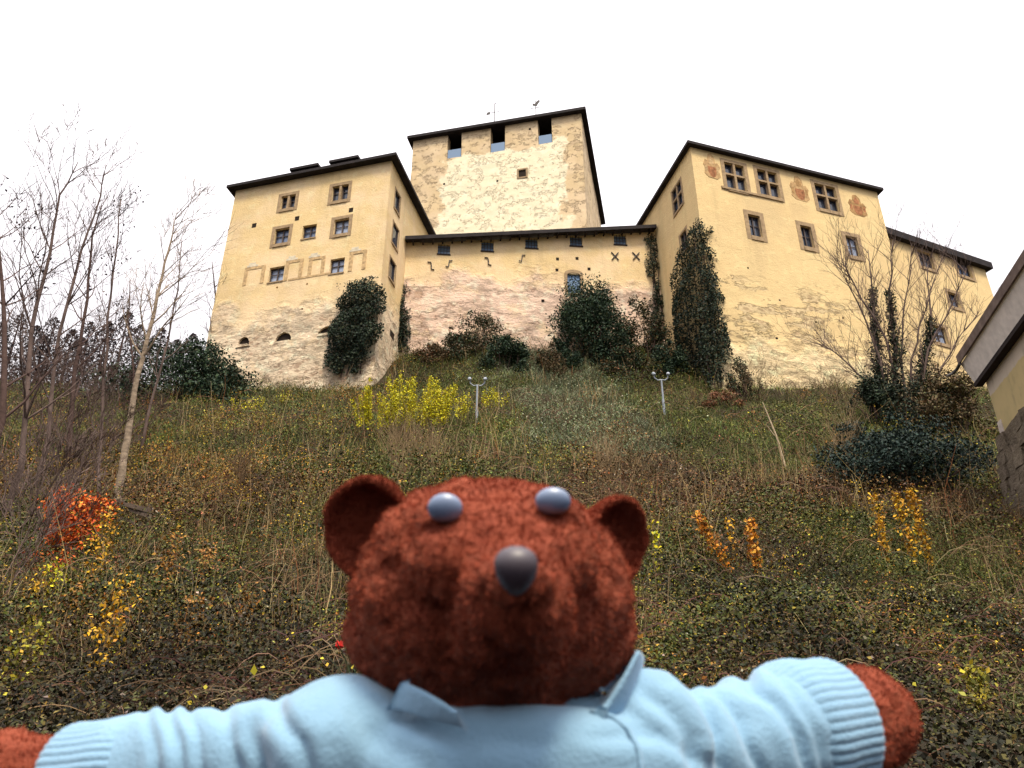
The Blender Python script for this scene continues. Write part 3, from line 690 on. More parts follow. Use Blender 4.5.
# ------------------------------------------------------------------ near house at the right edge
hd = np.array([-math.sin(R(11)), -math.cos(R(11)), 0]); hn = np.array([-math.cos(R(11)), math.sin(R(11)), 0])   # along the wall toward us; out of the wall
H0 = at(983, 372, 22.0); hz0 = 9.5; hz1 = H0[2]
HS = empty('plastered_house', (H0[0], H0[1], hz0), 'near plastered house corner under a wide timber eave at the right edge', 'house')
hx = np.array([H0[0], H0[1], 0]); up = np.array([0, 0, 1.0]); LW = 17.0
mwall, t, b = new_mat('stained_house_plaster')
tc = t.nodes.new('ShaderNodeTexCoord'); v = tc.outputs['Object']; sx = t.nodes.new('ShaderNodeSeparateXYZ'); t.links.new(v, sx.inputs[0])
n1 = nz(t, v, .8, 8); n2 = nz(t, v, 3, 8, (1, 1, .4))
c = mat_mix(t, mrange(t, n1, .4, .65), (.52, .41, .21), (.40, .33, .17))
c = mat_mix(t, mrange(t, mth(t, 'ADD', sx.outputs[2], mth(t, 'MULTIPLY', mth(t, 'SUBTRACT', n2, .5), .25)), 1.28, 1.34), c, (.54, .46, .37))
c = mat_mix(t, mth(t, 'MULTIPLY', mrange(t, n2, .5, .75), .4), c, (.22, .19, .12))
t.links.new(c, b.inputs['Base Color']); b.inputs['Roughness'].default_value = .9; b.inputs['Specular IOR Level'].default_value = .1
mb = MB(); mb.box(hx+up*(hz0-1.2), hd*LW, -hn*8, up*(hz1-hz0+1.2)); mb.build('wall', mwall, HS)
M['quoin'] = simple('pale_corner_render', (.55, .48, .42), .9, .1, .4, 10, .15, 5)
mb = MB(); mb.box(hx+up*(hz0-.05)-hd*.03+hn*.02, hd*.30, -hn*.6, up*.50); mb.build('corner_stone', M['quoin'], HS)
M['timber'] = simple('grey_brown_timber', (.17, .125, .105), .85, .1, .5, 14, .3, 4); M['soff'] = simple('cream_cove_plaster', (.84, .77, .72), .85, .1, .2, 10, .12, 4)
M['htile'] = simple('brown_house_tiles', (.12, .085, .075), .85, .2, .7, 8, .35, 5)
LR = LW+.9; st0 = hx-hd*.30                               # roof slab, tall pale cove under it, dark moulding at its foot
p0 = st0+hn*.47+up*(hz1+.62)
rb = MB(); rb.prism([p0, p0+hd*LR, p0+hd*LR-hn*6.2+up*3.6, p0-hn*6.2+up*3.6], up*.12)
rf = rb.build('roof', M['htile'], HS)
fa = MB(); fa.box(p0+hn*.004-up*.16, hd*LR, hn*.05, up*.30); fa.box(p0-up*.16-hn*.06-hd*.05, hn*.06, hd*.05, up*.30); fa.build('fascia_board', M['timber'], rf)
cv = MB(); q1 = p0-up*.15-hn*.02; q2 = st0+hn*.205+up*(hz1-.22)
cv.prism([q1, q2, q2-hn*.19, q1-hn*.60], hd*LR); cv.build('soffit', M['soff'], rf)
bm_ = MB(); bm_.box(st0+hn*.004+up*(hz1-.36), hd*(LR-.05), hn*.23, up*.135); bm_.build('eave_beam', M['soffit'], HS)
gt = MB(); g0 = p0+hn*.06-up*.20-hd*.1; gt.tube([g0+hd*.25, g0-hd*.05-up*.03, g0-hd*.2+hn*.10-up*.10, g0-hd*.25+hn*.28-up*.16], [.05, .05, .045, .04], 8); gt.build('gutter_spout', M['iron'], rf)
# rubble footing under the house
M['rub'] = plaster('rubble_masonry', (.22, .175, .12), (.25, .20, .14), (.21, .17, .12), (.19, .15, .11), 50, -5, 60, .9, 6, 60)
RW = empty('rubble_wall', (H0[0], H0[1], 7.0), 'rough rubble stone footing below the pale corner of the near house', 'wall')
st = MB(); r_ = random.Random(4)
for row in range(7):
    zz = 6.3+row*.46; uu = -.5+r_.random()*.3
    while uu < 9:
        ln = r_.uniform(.35, .8); q = hx+hd*uu+hn*(.15+.05*(6-row)+r_.uniform(-.07, .07)); q[2] = zz
        vs = []
        for k_ in range(8):
            a_, b_, c_ = k_ & 1, (k_ >> 1) & 1, (k_ >> 2) & 1
            vs.append(q+hd*(ln-.03)*a_+(-hn)*.5*b_+up*.44*c_+np.array([r_.uniform(-.05, .05) for _ in range(3)]))
        st.add(vs, [(0, 2, 3, 1), (4, 5, 7, 6), (0, 1, 5, 4), (1, 3, 7, 5), (3, 2, 6, 7), (2, 0, 4, 6)]); uu += ln
st.box(hx-hd*.3+up*6.0, hd*10, -hn*.4, up*3.3)
st.build('masonry', M['rub'], RW)

# ------------------------------------------------------------------ trees and shrubs
def branch(mb, p, d, ln, r, lev, rr, spread=.55, up_=.12, kids=(3, 5), kseg=4, shrink=.62):
    n = 4; pts = [np.array(p, float)]; dirn = np.array(d, float); dirn /= np.linalg.norm(dirn)
    for i in range(n):
        dirn = dirn+np.array([rr.gauss(0, .11), rr.gauss(0, .11), rr.gauss(0, .08)+up_*.35]); dirn /= np.linalg.norm(dirn)
        pts.append(pts[-1]+dirn*ln/n)
    rad = [r*(1-.72*i/n) for i in range(n+1)]
    mb.tube(pts, rad, 5 if r > .03 else 3, cap=False)
    if lev <= 0: return pts
    for j in range(rr.randint(*kids)):
        f = rr.uniform(.3, 1.0); i = min(n-1, int(f*n)); q = pts[i]+(pts[i+1]-pts[i])*(f*n-i)
        ax = np.array([rr.gauss(0, 1), rr.gauss(0, 1), rr.gauss(0, .6)]); dd_ = (pts[i+1]-pts[i]); dd_ /= np.linalg.norm(dd_)
        ax -= dd_*(ax@dd_); ax /= np.linalg.norm(ax)+1e-6
        nd = dd_*(1-spread*.5)+ax*spread+np.array([0, 0, up_])
        branch(mb, q, nd, ln*shrink*rr.uniform(.7, 1.15), max(.0075, rad[i]*.55), lev-1, rr, spread, up_, kids, kseg, shrink)
    return pts
def bare_tree(name, path, r0, r1, label, mat, seed, limbs=9, lev=3, llen=2.2, spread=.6, group=None, side=1.0, start=.3, leafpal=None, nleaf=0, rmin=.010):
    """path: world points of the trunk from the ground up"""
    rr = random.Random(seed); P_ = [np.array(q, float) for q in path]
    root = empty(name, tuple(P_[0]), label, 'tree', group)
    tb = MB(); n = len(P_); fine = []
    for i in range(n-1):
        for s_ in range(3): fine.append(P_[i]+(P_[i+1]-P_[i])*s_/3+np.array([rr.gauss(0, .02), rr.gauss(0, .02), 0])*(i+s_ > 0))
    fine.append(P_[-1]); fine[0] = fine[0]-np.array([0, 0, .5])
    rad = [r0+(r1-r0)*(i/(len(fine)-1))**.8 for i in range(len(fine))]
    tb.tube(fine, rad, 8); tr = tb.build('trunk', mat, root, smooth=True)
    cb = MB(); N = len(fine); ends = []
    for j in range(limbs):
        f = start+(1-start)*(j+rr.random())/limbs; i = min(N-2, int(f*(N-1))); q = fine[i]
        dd_ = fine[i+1]-fine[i]; dd_ = dd_/np.linalg.norm(dd_)
        an = rr.uniform(0, 2*math.pi); ax = np.array([math.cos(an), math.sin(an), .1])
        pts = branch(cb, q, dd_*.75+ax*spread*side, llen*(1.15-.65*f)*rr.uniform(.75, 1.2), max(.015, rad[i]*.5), lev-1, rr, spread*.9, .14)
        ends += pts[2:]
    cb.build('crown', mat, root)
    if nleaf:
        E_ = np.array(ends); C = E_[rng.integers(0, len(E_), nleaf)]+rng.normal(size=(nleaf, 3))*.18
        leaves('last_leaves', C, .10, leafpal, root, seed=seed)
    return root
def hitY(px, py): q = hit(px, py); return q
def path_at(px_list, Y, base=None):
    pts = [at(x, y, Y) for x, y in px_list]
    return pts
def rooted(px_list, Y):
    pts = path_at(px_list, Y); g = float(ground(pts[0][0], Y)); 
    if pts[0][2] > g+.3: pts = [np.array([pts[0][0], Y, g])]+pts
    else: pts[0][2] = g
    return pts
DK = [(3, (.045, .035, .05)), (1, (.08, .05, .04))]
bare_tree('pale_tree', rooted([(115, 522), (121, 470), (130, 420), (139, 375), (151, 325), (161, 285), (168, 252), (174, 226), (178, 208)], 21), .13, .006, 'slender pale-barked bare tree leaning right, tallest clear trunk on the left slope', M['bark_pale'], 3, 20, 3, 2.5, .55, start=.40)
bare_tree('bare_tree', rooted([(20, 470), (32, 330), (50, 250), (60, 195), (78, 162)], 19), .10, .012, 'tall grey bare tree with wide twiggy crown at the left edge of the photo', M['bark'], 5, 22, 3, 3.0, .6, start=.25)
bare_tree('bare_tree', rooted([(48, 440), (58, 335), (82, 250), (100, 195), (106, 165)], 22), .09, .012, 'grey bare tree with steep forking limbs, between the left edge and the pale tree', M['bark'], 8, 20, 3, 2.8, .55, start=.3)
bare_tree('bare_tree', rooted([(99, 500), (101, 410), (108, 320), (116, 250), (121, 200)], 20), .07, .015, 'thin dark sapling keeping a few dark withered leaves up its stem, beside the pale tree', M['bark'], 11, 9, 3, 1.9, .6, start=.35, leafpal=DK, nleaf=150)
bare_tree('bare_tree', rooted([(2, 420), (5, 330), (0, 260), (-8, 200)], 16), .10, .02, 'dark bare tree cut by the left edge, with withered leaves', M['bark_dark'], 15, 12, 3, 2.6, .7, leafpal=DK, nleaf=160)
bare_tree('bare_tree', rooted([(214, 345), (216, 300), (212, 262)], 50), .14, .03, 'small bare tree standing against the sky beside the left wall of the tower house', M['bark_dark'], 21, 12, 3, 2.6, .8)
bare_tree('bare_tree', rooted([(152, 400), (168, 340), (178, 290), (182, 240)], 30), .07, .02, 'faint thin bare tree rising behind the pale trunk, over the dark evergreen', M['bark'], 23, 12, 3, 2.4, .6)
bare_tree('bare_tree', rooted([(70, 470), (74, 370), (88, 300), (92, 235), (102, 205)], 26), .10, .02, 'dark twiggy tree right of the two grey bare trees, lower than both', M['bark_dark'], 31, 16, 3, 2.8, .65, start=.2)
bare_tree('bare_tree', rooted([(132, 430), (134, 370), (128, 320), (130, 280)], 31), .07, .02, 'low dark twiggy tree right behind the pale trunk', M['bark_dark'], 35, 14, 3, 2.3, .7, start=.15)
# bare scrub
def bare_shrub(px, py, hpx, label, mat, seed, stems=12, spread=.5, lev=2, leafpal=None, nleaf=0, lsz=.08, cat='shrub', group=None, name='bare_shrub', dx=0, lift=0):
    q = hit(px, py); rr = random.Random(seed); root = empty(name, tuple(q), label, cat, group)
    H_ = (.66 if group == G1 else 1)*hpx*np.linalg.norm(q-np.array([0, 0, CAMH]))/FPX*1.02
    mb = MB(); ends = []
    for i in range(stems):
        an = rr.uniform(0, 6.283); o = np.array([math.cos(an), math.sin(an), 0])*rr.uniform(0, .12)*H_
        p = q+o; p[2] = float(ground(p[0], p[1]))-.05
        pts = branch(mb, p, np.array([math.cos(an)*spread+dx, math.sin(an)*spread, 1.0]), H_*rr.uniform(.6, 1.0), max(.006, .0052*H_), lev, rr, .5, .15, (3, 6), 4, .5)
        ends += pts[1:]
    mb.build('stems', mat, root)
    if nleaf:
        E_ = np.array(ends); r2 = np.random.default_rng(seed); a = r2.integers(0, len(E_)-1, nleaf); f = r2.random((nleaf, 1))
        same = np.linalg.norm(E_[a+1]-E_[a], axis=1) < H_*.35
        C = E_[a]+(E_[a+1]-E_[a])*f*same[:, None]+r2.normal(size=(nleaf, 3))*lsz*1.3
        leaves('foliage', C, lsz*r2.uniform(.7, 1.3, nleaf), leafpal, root, seed=seed)
    return root
G1 = 'leafless scrub on the left slope'
for i, (x, y, h) in enumerate(((18, 545, 190), (62, 525, 150), (-5, 480, 170), (95, 470, 95), (40, 455, 120), (75, 420, 90), (-15, 620, 210), (130, 450, 80), (10, 400, 70), (60, 390, 60))):
    bare_shrub(x, y, h, ['tall tangled leafless shrub at the left edge, left of the red beech', 'twiggy leafless shrub right behind the red-leaved bush', 'dense leafless shrub touching the left edge of the photo', 'low leafless shrub left of the pale trunk',
        'mid-height leafless shrub below the grey bare trees', 'leafless shrub below the distant trees on the left', 'dark leafless shrub at the lower left edge', 'small leafless shrub just right of the pale trunk',
        'leafless shrub on the skyline at the left edge', 'small leafless shrub on the left skyline'][i], M['bark_dark'] if i % 3 else M['bark'], 40+i, 7, .42, 3, group=G1)

RED = [(5, (.60, .105, .02)), (3, (.68, .17, .025)), (2, (.38, .06, .02)), (1, (.6, .26, .03))]
ORG = [(5, (.66, .25, .025)), (3, (.58, .30, .04)), (2, (.38, .14, .03)), (1, (.2, .09, .03))]
YOR = [(5, (.66, .37, .022)), (3, (.52, .27, .03)), (2, (.32, .18, .035)), (1, (.18, .12, .035))]
YEL = [(5, (.66, .57, .02)), (3, (.50, .46, .025)), (2, (.24, .25, .04))]
bare_shrub(56, 562, 78, 'low beech bush with bright red-orange leaves on the left slope', M['bark_dark'], 60, 10, .30, 2, RED, 2300, .085, name='beech_bush', cat='bush')
bare_shrub(48, 575, 30, 'low red-orange sprig trailing left below the beech bush', M['bark_dark'], 61, 7, .9, 2, RED, 350, .07, name='beech_sprig', cat='bush', dx=-.5)

RST = [(4, (.36, .17, .035)), (3, (.26, .12, .03)), (2, (.17, .10, .03)), (1, (.42, .24, .04))]
YOL = [(4, (.34, .28, .025)), (3, (.22, .20, .025)), (2, (.13, .13, .03))]
def sapling(px, py, hpx, lean, label, pal, seed, n=230, w_=.05, name='leafy_sapling', lsz=.080):
    q = hit(px, py); sc = np.linalg.norm(q-np.array([0, 0, CAMH]))/FPX; H_ = hpx*sc*1.05; r2 = np.random.default_rng(seed)
    root = empty(name, tuple(q), label, 'sapling', 'narrow autumn saplings on the slope')
    top = q+np.array([lean*sc, 0, H_]); mb = MB(); mid = (q+top)/2+np.array([r2.normal()*.03*H_, 0, 0])
    mb.tube([q-np.array([0, 0, .1]), mid, top], [.012, .009, .004], 4); mb.build('stem', M['stem'], root)
    f = r2.random(n)**.8; C = q+(top-q)*f[:, None]+r2.normal(size=(n, 3))*(w_*(.5+.7*np.sin(f*2.6)))[:, None]
    leaves('foliage', C, lsz*r2.uniform(.7, 1.4, n), pal, root, seed=seed, bias=(0, -1, .3), biasw=.3)
for i, a_ in enumerate(((731, 574, 56, -26, 'orange-leaved sapling leaning left, right of the bear\'s ear', ORG), (757, 575, 50, 0, 'upright bright orange sapling right of the leaning one', ORG), (737, 570, 48, -3, 'thin sparse orange sapling between the leaning and the upright ones', YOR),
        (890, 572, 70, 0, 'golden orange sapling, leftmost of the trio below the juniper', YOR), (918, 577, 72, -3, 'golden orange sapling in the middle of the trio below the juniper', YOR), (933, 572, 72, -4, 'golden orange sapling, rightmost and fullest of the trio below the juniper', YOR),
        (86, 606, 78, 2, 'tall yellow-orange sapling below the red beech bush', YOR), (90, 690, 74, 6, 'yellow-orange sapling low on the left slope', YOR), (155, 622, 76, 3, 'rusty orange sapling right of the tall yellow one', [(3, (.30, .14, .03)), (2, (.4, .22, .04)), (1, (.2, .1, .03))]),
        (198, 592, 38, 4, 'small rusty sapling on the bare slope below the pale tree', [(3, (.30, .14, .04)), (2, (.35, .2, .05))]), (42, 620, 42, 3, 'short green-yellow sapling at the far left', YEL), (25, 632, 40, 0, 'short yellowing sapling at the left edge', YOR), (659, 588, 60, 0, 'sparse yellow-leaved sapling just right of the bear\'s head', YEL),
        (62, 650, 56, 4, 'dull orange sapling between the yellowing edge saplings and the low yellow-orange one', RST), (118, 640, 50, -5, 'small ochre sapling left of the rusty orange one, lower on the slope', YOR), (182, 655, 46, 5, 'brownish orange sapling below the two rusty saplings', RST), (232, 648, 44, 10, 'faded orange sapling leaning right on the lower left slope', RST), (14, 700, 60, 4, 'olive-yellow sapling at the bottom left corner above the bear\'s paw', YOL), (705, 556, 30, 4, 'tiny yellow sapling left of the leaning orange one', YOL), (985, 720, 40, 0, 'yellowish sapling at the bottom right corner of the slope', YOL))):
    sapling(*a_, 80+i, lsz=(.058 if i in (6, 7, 8, 9, 10, 11, 13, 14, 15, 16, 17, 19) else .080), w_=(.10 if i in (6, 7, 8, 9, 10, 11, 13, 14, 15, 16, 17) else .055), n=(70 if i in (2, 12) else 400 if i in (5, 6) else 280))

def yellow_shrub(px, py, wpx, hpx, label, seed, n, group=None, pal=YEL, name='yellow_shrub', base=.35):
    q = hit(px, py); sc = np.linalg.norm(q-np.array([0, 0, CAMH]))/FPX; r2 = np.random.default_rng(seed)
    root = empty(name, tuple(q), label, 'shrub', group); mb = MB(); C = []
    ns = max(5, int(wpx*.75))
    for i in range(ns):
        x = (r2.random()-.5)*wpx*sc*.9; y = r2.normal()*.3; p = q+np.array([x, y, 0]); p[2] = float(ground(p[0], p[1]))
        h = hpx*sc*r2.uniform(.6, 1.08)*(1-.25*(abs(x)/(wpx*sc*.5))**2); tp = p+np.array([x*.12+r2.normal()*.16*h*.6, r2.normal()*.12*h, h])
        mb.tube([p, (p+tp)/2+r2.normal(size=3)*.03*h, tp], [.012, .009, .004], 3, cap=False)
        k = n//ns; f = base+(1-base)*r2.random(k)**.9
        C.append(p+(tp-p)*f[:, None]+r2.normal(size=(k, 3))*.055)
    mb.build('stems', M['stem'], root); C = np.concatenate(C)
    leaves('foliage', C, .085*r2.uniform(.6, 1.4, len(C)), pal, root, seed=seed)
G2 = 'yellow shrubs on the upper slope'
yellow_shrub(404, 440, 90, 68, 'broad bright yellow shrub left of the nearer floodlight post', 101, 12500, G2, base=.36)
yellow_shrub(462, 425, 16, 38, 'narrow yellow shrub touching the left floodlight post', 102, 600, G2)
yellow_shrub(494, 414, 26, 30, 'small yellow shrub right of the left floodlight post', 103, 800, G2)
WEAK = [(3, (.34, .27, .04)), (3, (.26, .17, .04)), (2, (.18, .17, .05))]
yellow_shrub(243, 416, 34, 22, 'low yellow weed patch at the foot of the tower house', 104, 380, G2, YEL)
yellow_shrub(205, 440, 44, 34, 'ochre shrub below the dark evergreen', 105, 480, G2, WEAK)
yellow_shrub(258, 432, 30, 26, 'ochre shrub below the front of the tower house', 106, 350, G2, WEAK)
yellow_shrub(280, 405, 16, 16, 'small yellow tuft at the wall foot of the tower house', 107, 160, G2, YEL)

EVG = [(5, (.020, .042, .024)), (3, (.034, .060, .028)), (2, (.010, .021, .014)), (1, (.06, .075, .03))]
EVB = [(5, (.016, .033, .028)), (3, (.026, .048, .038)), (2, (.01, .02, .018)), (1, (.045, .06, .04))]
IVY = [(5, (.020, .034, .022)), (3, (.032, .050, .026)), (2, (.012, .02, .014)), (1, (.06, .065, .03))]
BRN = [(4, (.075, .05, .025)), (3, (.11, .07, .03)), (2, (.05, .05, .02)), (2, (.13, .09, .05))]
MIXB = EVG+[(3, (.06, .055, .02)), (2, (.09, .06, .03))]
def bush(name, px, py, wpx, hpx, label, pal, seed, n, lsz=.16, depth=1.5, lobes=14, cat='bush', Y=None, group=None, flat=1.0):
    """an uneven leafy mass: many small lobes of leaf clumps round a set of short stems"""
    q = hit(px, py) if Y is None else at(px, py, Y)
    if Y is not None: q[2] = min(q[2], float(ground(q[0], q[1])))
    sc = np.linalg.norm(at(px, py, q[1])-np.array([0, 0, CAMH]))/FPX; r2 = np.random.default_rng(seed); rr = random.Random(seed)
    root = empty(name, tuple(q), label, cat, group); Wm = wpx*sc; Hm = hpx*sc*1.12
    C = []; mb = MB(); n = int(n*1.9); lobes = int(lobes*1.6); per = n//lobes
    for i in range(lobes):
        a = r2.uniform(-1, 1)*(1 if i % 3 else 1.28); hh = r2.random()**.7; hz = hh*(1-.55*min(1, a*a))*Hm*(.82 if i % 3 else 1.02)*(.75+.5*vnoise(a*2.0+seed, 0.0, 1.0, seed))
        c = q+np.array([a*Wm*.40, r2.uniform(-.5, .5)*depth, 0]); c[2] = max(float(ground(c[0], c[1])), q[2]-.3*Hm)+hz
        rad = np.array([Wm*.19, depth*.34, Hm*.19*flat])*(r2.uniform(.75, 1.25) if i % 3 else r2.uniform(.35, .6))
        pk_n = per if i % 3 else per//5
        d = r2.normal(size=(pk_n, 3)); d /= np.linalg.norm(d, axis=1, keepdims=True); rad_k = r2.random((pk_n, 1))**.42
        pk = np.array([[mn.noise(Vector(x)*2.2+Vector((i*3.1, seed, 0)))] for x in d]); C.append(c+d*rad*rad_k*(1+.55*pk))
        if i % 2 == 0:
            b0 = q+np.array([a*Wm*.08, 0, -.1]); mb.tube([b0, (b0+c)/2+r2.normal(size=3)*.05*Hm, c], [.035, .025, .01], 5, cap=False)
    mb.build('stems', M['bark_dark'], root); C = np.concatenate(C)
    leaves('foliage', C, lsz*r2.uniform(.6, 1.4, len(C)), pal, root, seed=seed, bias=(0, -.4, .8), biasw=.25)
    return root
bush('evergreen_bush', 168, 400, 136, 66, 'broad dark evergreen bush left of the tower house', EVG, 120, 9000, .17, 3.0, 22)
bush('evergreen_bush', 222, 395, 40, 32, 'small dark bush against the left foot of the tower house', MIXB, 121, 1800, .14, 1.2, 8)
bush('evergreen_bush', 593, 378, 84, 92, 'large dark green bush below the blue shutter of the curtain wall', EVG, 122, 14000, .16, 3.0, 30, Y=49.0)
bush('evergreen_bush', 618, 388, 50, 40, 'dark green lower bush right below the large one at the curtain wall', EVG, 123, 4000, .15, 1.6, 12, Y=47.6)
bush('brown_bush', 478, 372, 62, 46, 'brownish bush in front of the middle of the curtain wall', MIXB+BRN, 124, 4200, .15, 1.8, 14, Y=49.0)
bush('evergreen_bush', 506, 385, 50, 38, 'rounded dark green bush left of the large wall bush', EVG, 125, 3800, .15, 1.6, 12, Y=47.6)
bush('brown_bush', 650, 368, 56, 66, 'brown and green scrub between the wall bush and the palace ivy', MIXB+BRN, 126, 5000, .15, 1.8, 16, Y=48.5)
bush('evergreen_bush', 672, 372, 34, 48, 'dark bush at the left foot of the palace ivy', EVG, 127, 2600, .15, 1.4, 10, Y=46.8)
bush('juniper', 915, 492, 150, 74, 'wide dark blue-green juniper below the ivy-clad tree', EVB, 128, 12000, .10, 2.4, 26, flat=.6)
bush('juniper', 858, 455, 52, 36, 'smaller blue-green juniper joining the wide one on its left', EVB, 129, 3000, .10, 1.4, 9, flat=.7)
bush('brown_bush', 958, 440, 70, 60, 'ochre scrub between the ivy-clad tree and the near house', BRN+[(3, (.09, .075, .025))], 130, 5200, .12, 1.6, 14)
bush('brown_bush', 745, 402, 34, 46, 'dry brown shrub against the left base of the palace front', BRN+EVG, 131, 1900, .12, 1.0, 10)
bush('brown_bush', 430, 372, 44, 22, 'low rusty brown scrub at the foot of the curtain wall', BRN+[(2, (.2, .07, .03))], 132, 1800, .12, 1.0, 10, Y=48.6)
bush('brown_bush', 545, 385, 40, 30, 'low tawny scrub between the two dark bushes', BRN, 133, 1600, .12, 1.0, 8, Y=47.2)
bush('evergreen_bush', 560, 380, 44, 34, 'low dark bush at the left foot of the large wall bush', EVG, 137, 3000, .15, 1.4, 11, Y=48.0)
bush('brown_bush', 632, 376, 60, 34, 'rusty and green scrub below the dark wall bushes, left of the palace ivy', MIXB+BRN+[(2, (.17, .08, .03))], 138, 3600, .13, 1.5, 13, Y=46.6)
bush('brown_bush', 455, 372, 44, 30, 'dull green scrub left of the brownish bush at the curtain wall', MIXB+BRN, 139, 2400, .13, 1.3, 10, Y=49.2)
bush('brown_bush', 722, 408, 38, 20, 'rusty red-brown low scrub left of the palace corner', [(3, (.24, .10, .05)), (2, (.18, .09, .05)), (1, (.1, .07, .03))], 134, 1500, .10, 1.0, 8)
for i, (x, y, h, n_) in enumerate(((758, 404, 44, 10), (700, 410, 24, 8), (830, 408, 34, 10), (520, 350, 34, 9), (250, 500, 42, 14), (850, 470, 68, 16), (800, 405, 26, 8), (400, 490, 75, 22), (610, 480, 50, 14), (430, 480, 60, 14))):
    bare_shrub(x, y, h, ['twiggy brown shrub leaning on the palace base', 'rusty twiggy shrub left of the palace corner', 'dry twiggy shrub at the palace base left of the ivy-clad tree', 'thin dry shrub before the curtain wall', 'reddish-brown dry shrub in the middle of the left slope', 'tall dry stems left of the wide juniper',
        'low dry twigs under the middle of the palace front', 'tall pale dry stems below the broad yellow shrub', 'dry stems behind the bear\'s head', 'tan dry stems behind the bear\'s forehead'][i], M['straw'] if i in (5, 7, 8, 9) else M['stem'], 140+i, n_*2 if i in (5, 7, 8, 9) else n_, .10 if i in (5, 7, 8, 9) else .4, 2 if i < 5 else 1, group='dry shrubs on the slope')

# ivy on walls: thick masses of leaves standing off the masonry
def ivy(label, F, outline, thick, n, seed, pal=IVY, lsz=.17, name='ivy', group='ivy on the castle walls'):
    P2 = np.array([F.px(*q) for q in outline]); lo = P2.min(0); hi = P2.max(0); r2 = np.random.default_rng(seed); pts = []
    def inside(p):
        c_ = np.zeros(len(p), bool); j = len(P2)-1
        for i in range(len(P2)):
            a_, b_ = P2[i], P2[j]
            c_ ^= ((a_[1] > p[:, 1]) != (b_[1] > p[:, 1])) & (p[:, 0] < (b_[0]-a_[0])*(p[:, 1]-a_[1])/(b_[1]-a_[1]+1e-12)+a_[0]); j = i
        return c_
    got = 0
    while got < n:
        p = r2.uniform(lo-.15, hi+.15, (n*2, 2)); e = r2.normal(size=p.shape)*.20
        e += np.stack([vnoise(p[:, 0], p[:, 1], .8, seed)-.5, vnoise(p[:, 1], p[:, 0], .7, seed+2)-.5], 1)*1.3
        k = p[inside(p+e)]; pts.append(k); got += len(k)
    p = np.concatenate(pts)[:n]; lump = fnoise(p[:, 0], p[:, 1], 1.6, seed)
    c0 = p.mean(0); span = (hi-lo)/2; rim = np.clip(1.15-np.max(np.abs((p-c0)/span), axis=1)**2*.8, .15, 1)
    o = thick*(.25+1.2*lump)*rim*r2.random(n)**.5+.03
    C = np.array([F.pt(a_, b_, c_) for (a_, b_), c_ in zip(p, o)])
    bs_ = F.pt(float(c0[0]), float(lo[1]))
    root = empty(name, tuple(bs_), label, 'ivy', group)
    mb = MB()
    for k in range(4):
        x = c0[0]+(k-1.5)*span[0]*.25; ptsv = [F.pt(x+r2.normal()*.12, lo[1]+(hi[1]-lo[1])*f*.92-.2, .06) for f in np.linspace(0, 1, 7)]
        mb.tube(ptsv, [.05-.006*i for i in range(7)], 5)
    mb.build('vines', M['bark_dark'], root)
    leaves('foliage', C, lsz*r2.uniform(.6, 1.35, n), pal, root, seed=seed, bias=F.n3*.8+np.array([0, 0, .4]), biasw=.45)
ivy('dense ivy mass on the lower right front of the tower house', FA, [(346, 290), (361, 282), (380, 284), (386, 296), (383, 325), (372, 352), (358, 370), (340, 374), (327, 366), (328, 345), (333, 322), (342, 304)], 1.0, 9500, 201)
ivy('thin ivy strip in the corner between tower house and curtain wall', FC, [(398, 292), (404, 284), (409, 300), (407, 325), (408, 350), (398, 352)], .5, 1500, 202)
ivy('tall ivy column on the left corner of the palace', SB, [(684, 250), (694, 228), (704, 226), (707, 250), (716, 290), (719, 340), (716, 380), (690, 384), (678, 340), (675, 300)], .9, 9000, 203)
ivy('ivy wrapping the palace front beside its left corner', FB, [(703, 224), (709, 236), (712, 262), (721, 290), (724, 320), (722, 362), (718, 386), (706, 386), (702, 300)], .75, 4200, 204)
ivy('thin ivy strand hanging down the right end of the curtain wall', FC, [(651, 236), (657, 236), (659, 268), (664, 300), (661, 322), (650, 300), (655, 280), (651, 262)], .45, 1500, 205)

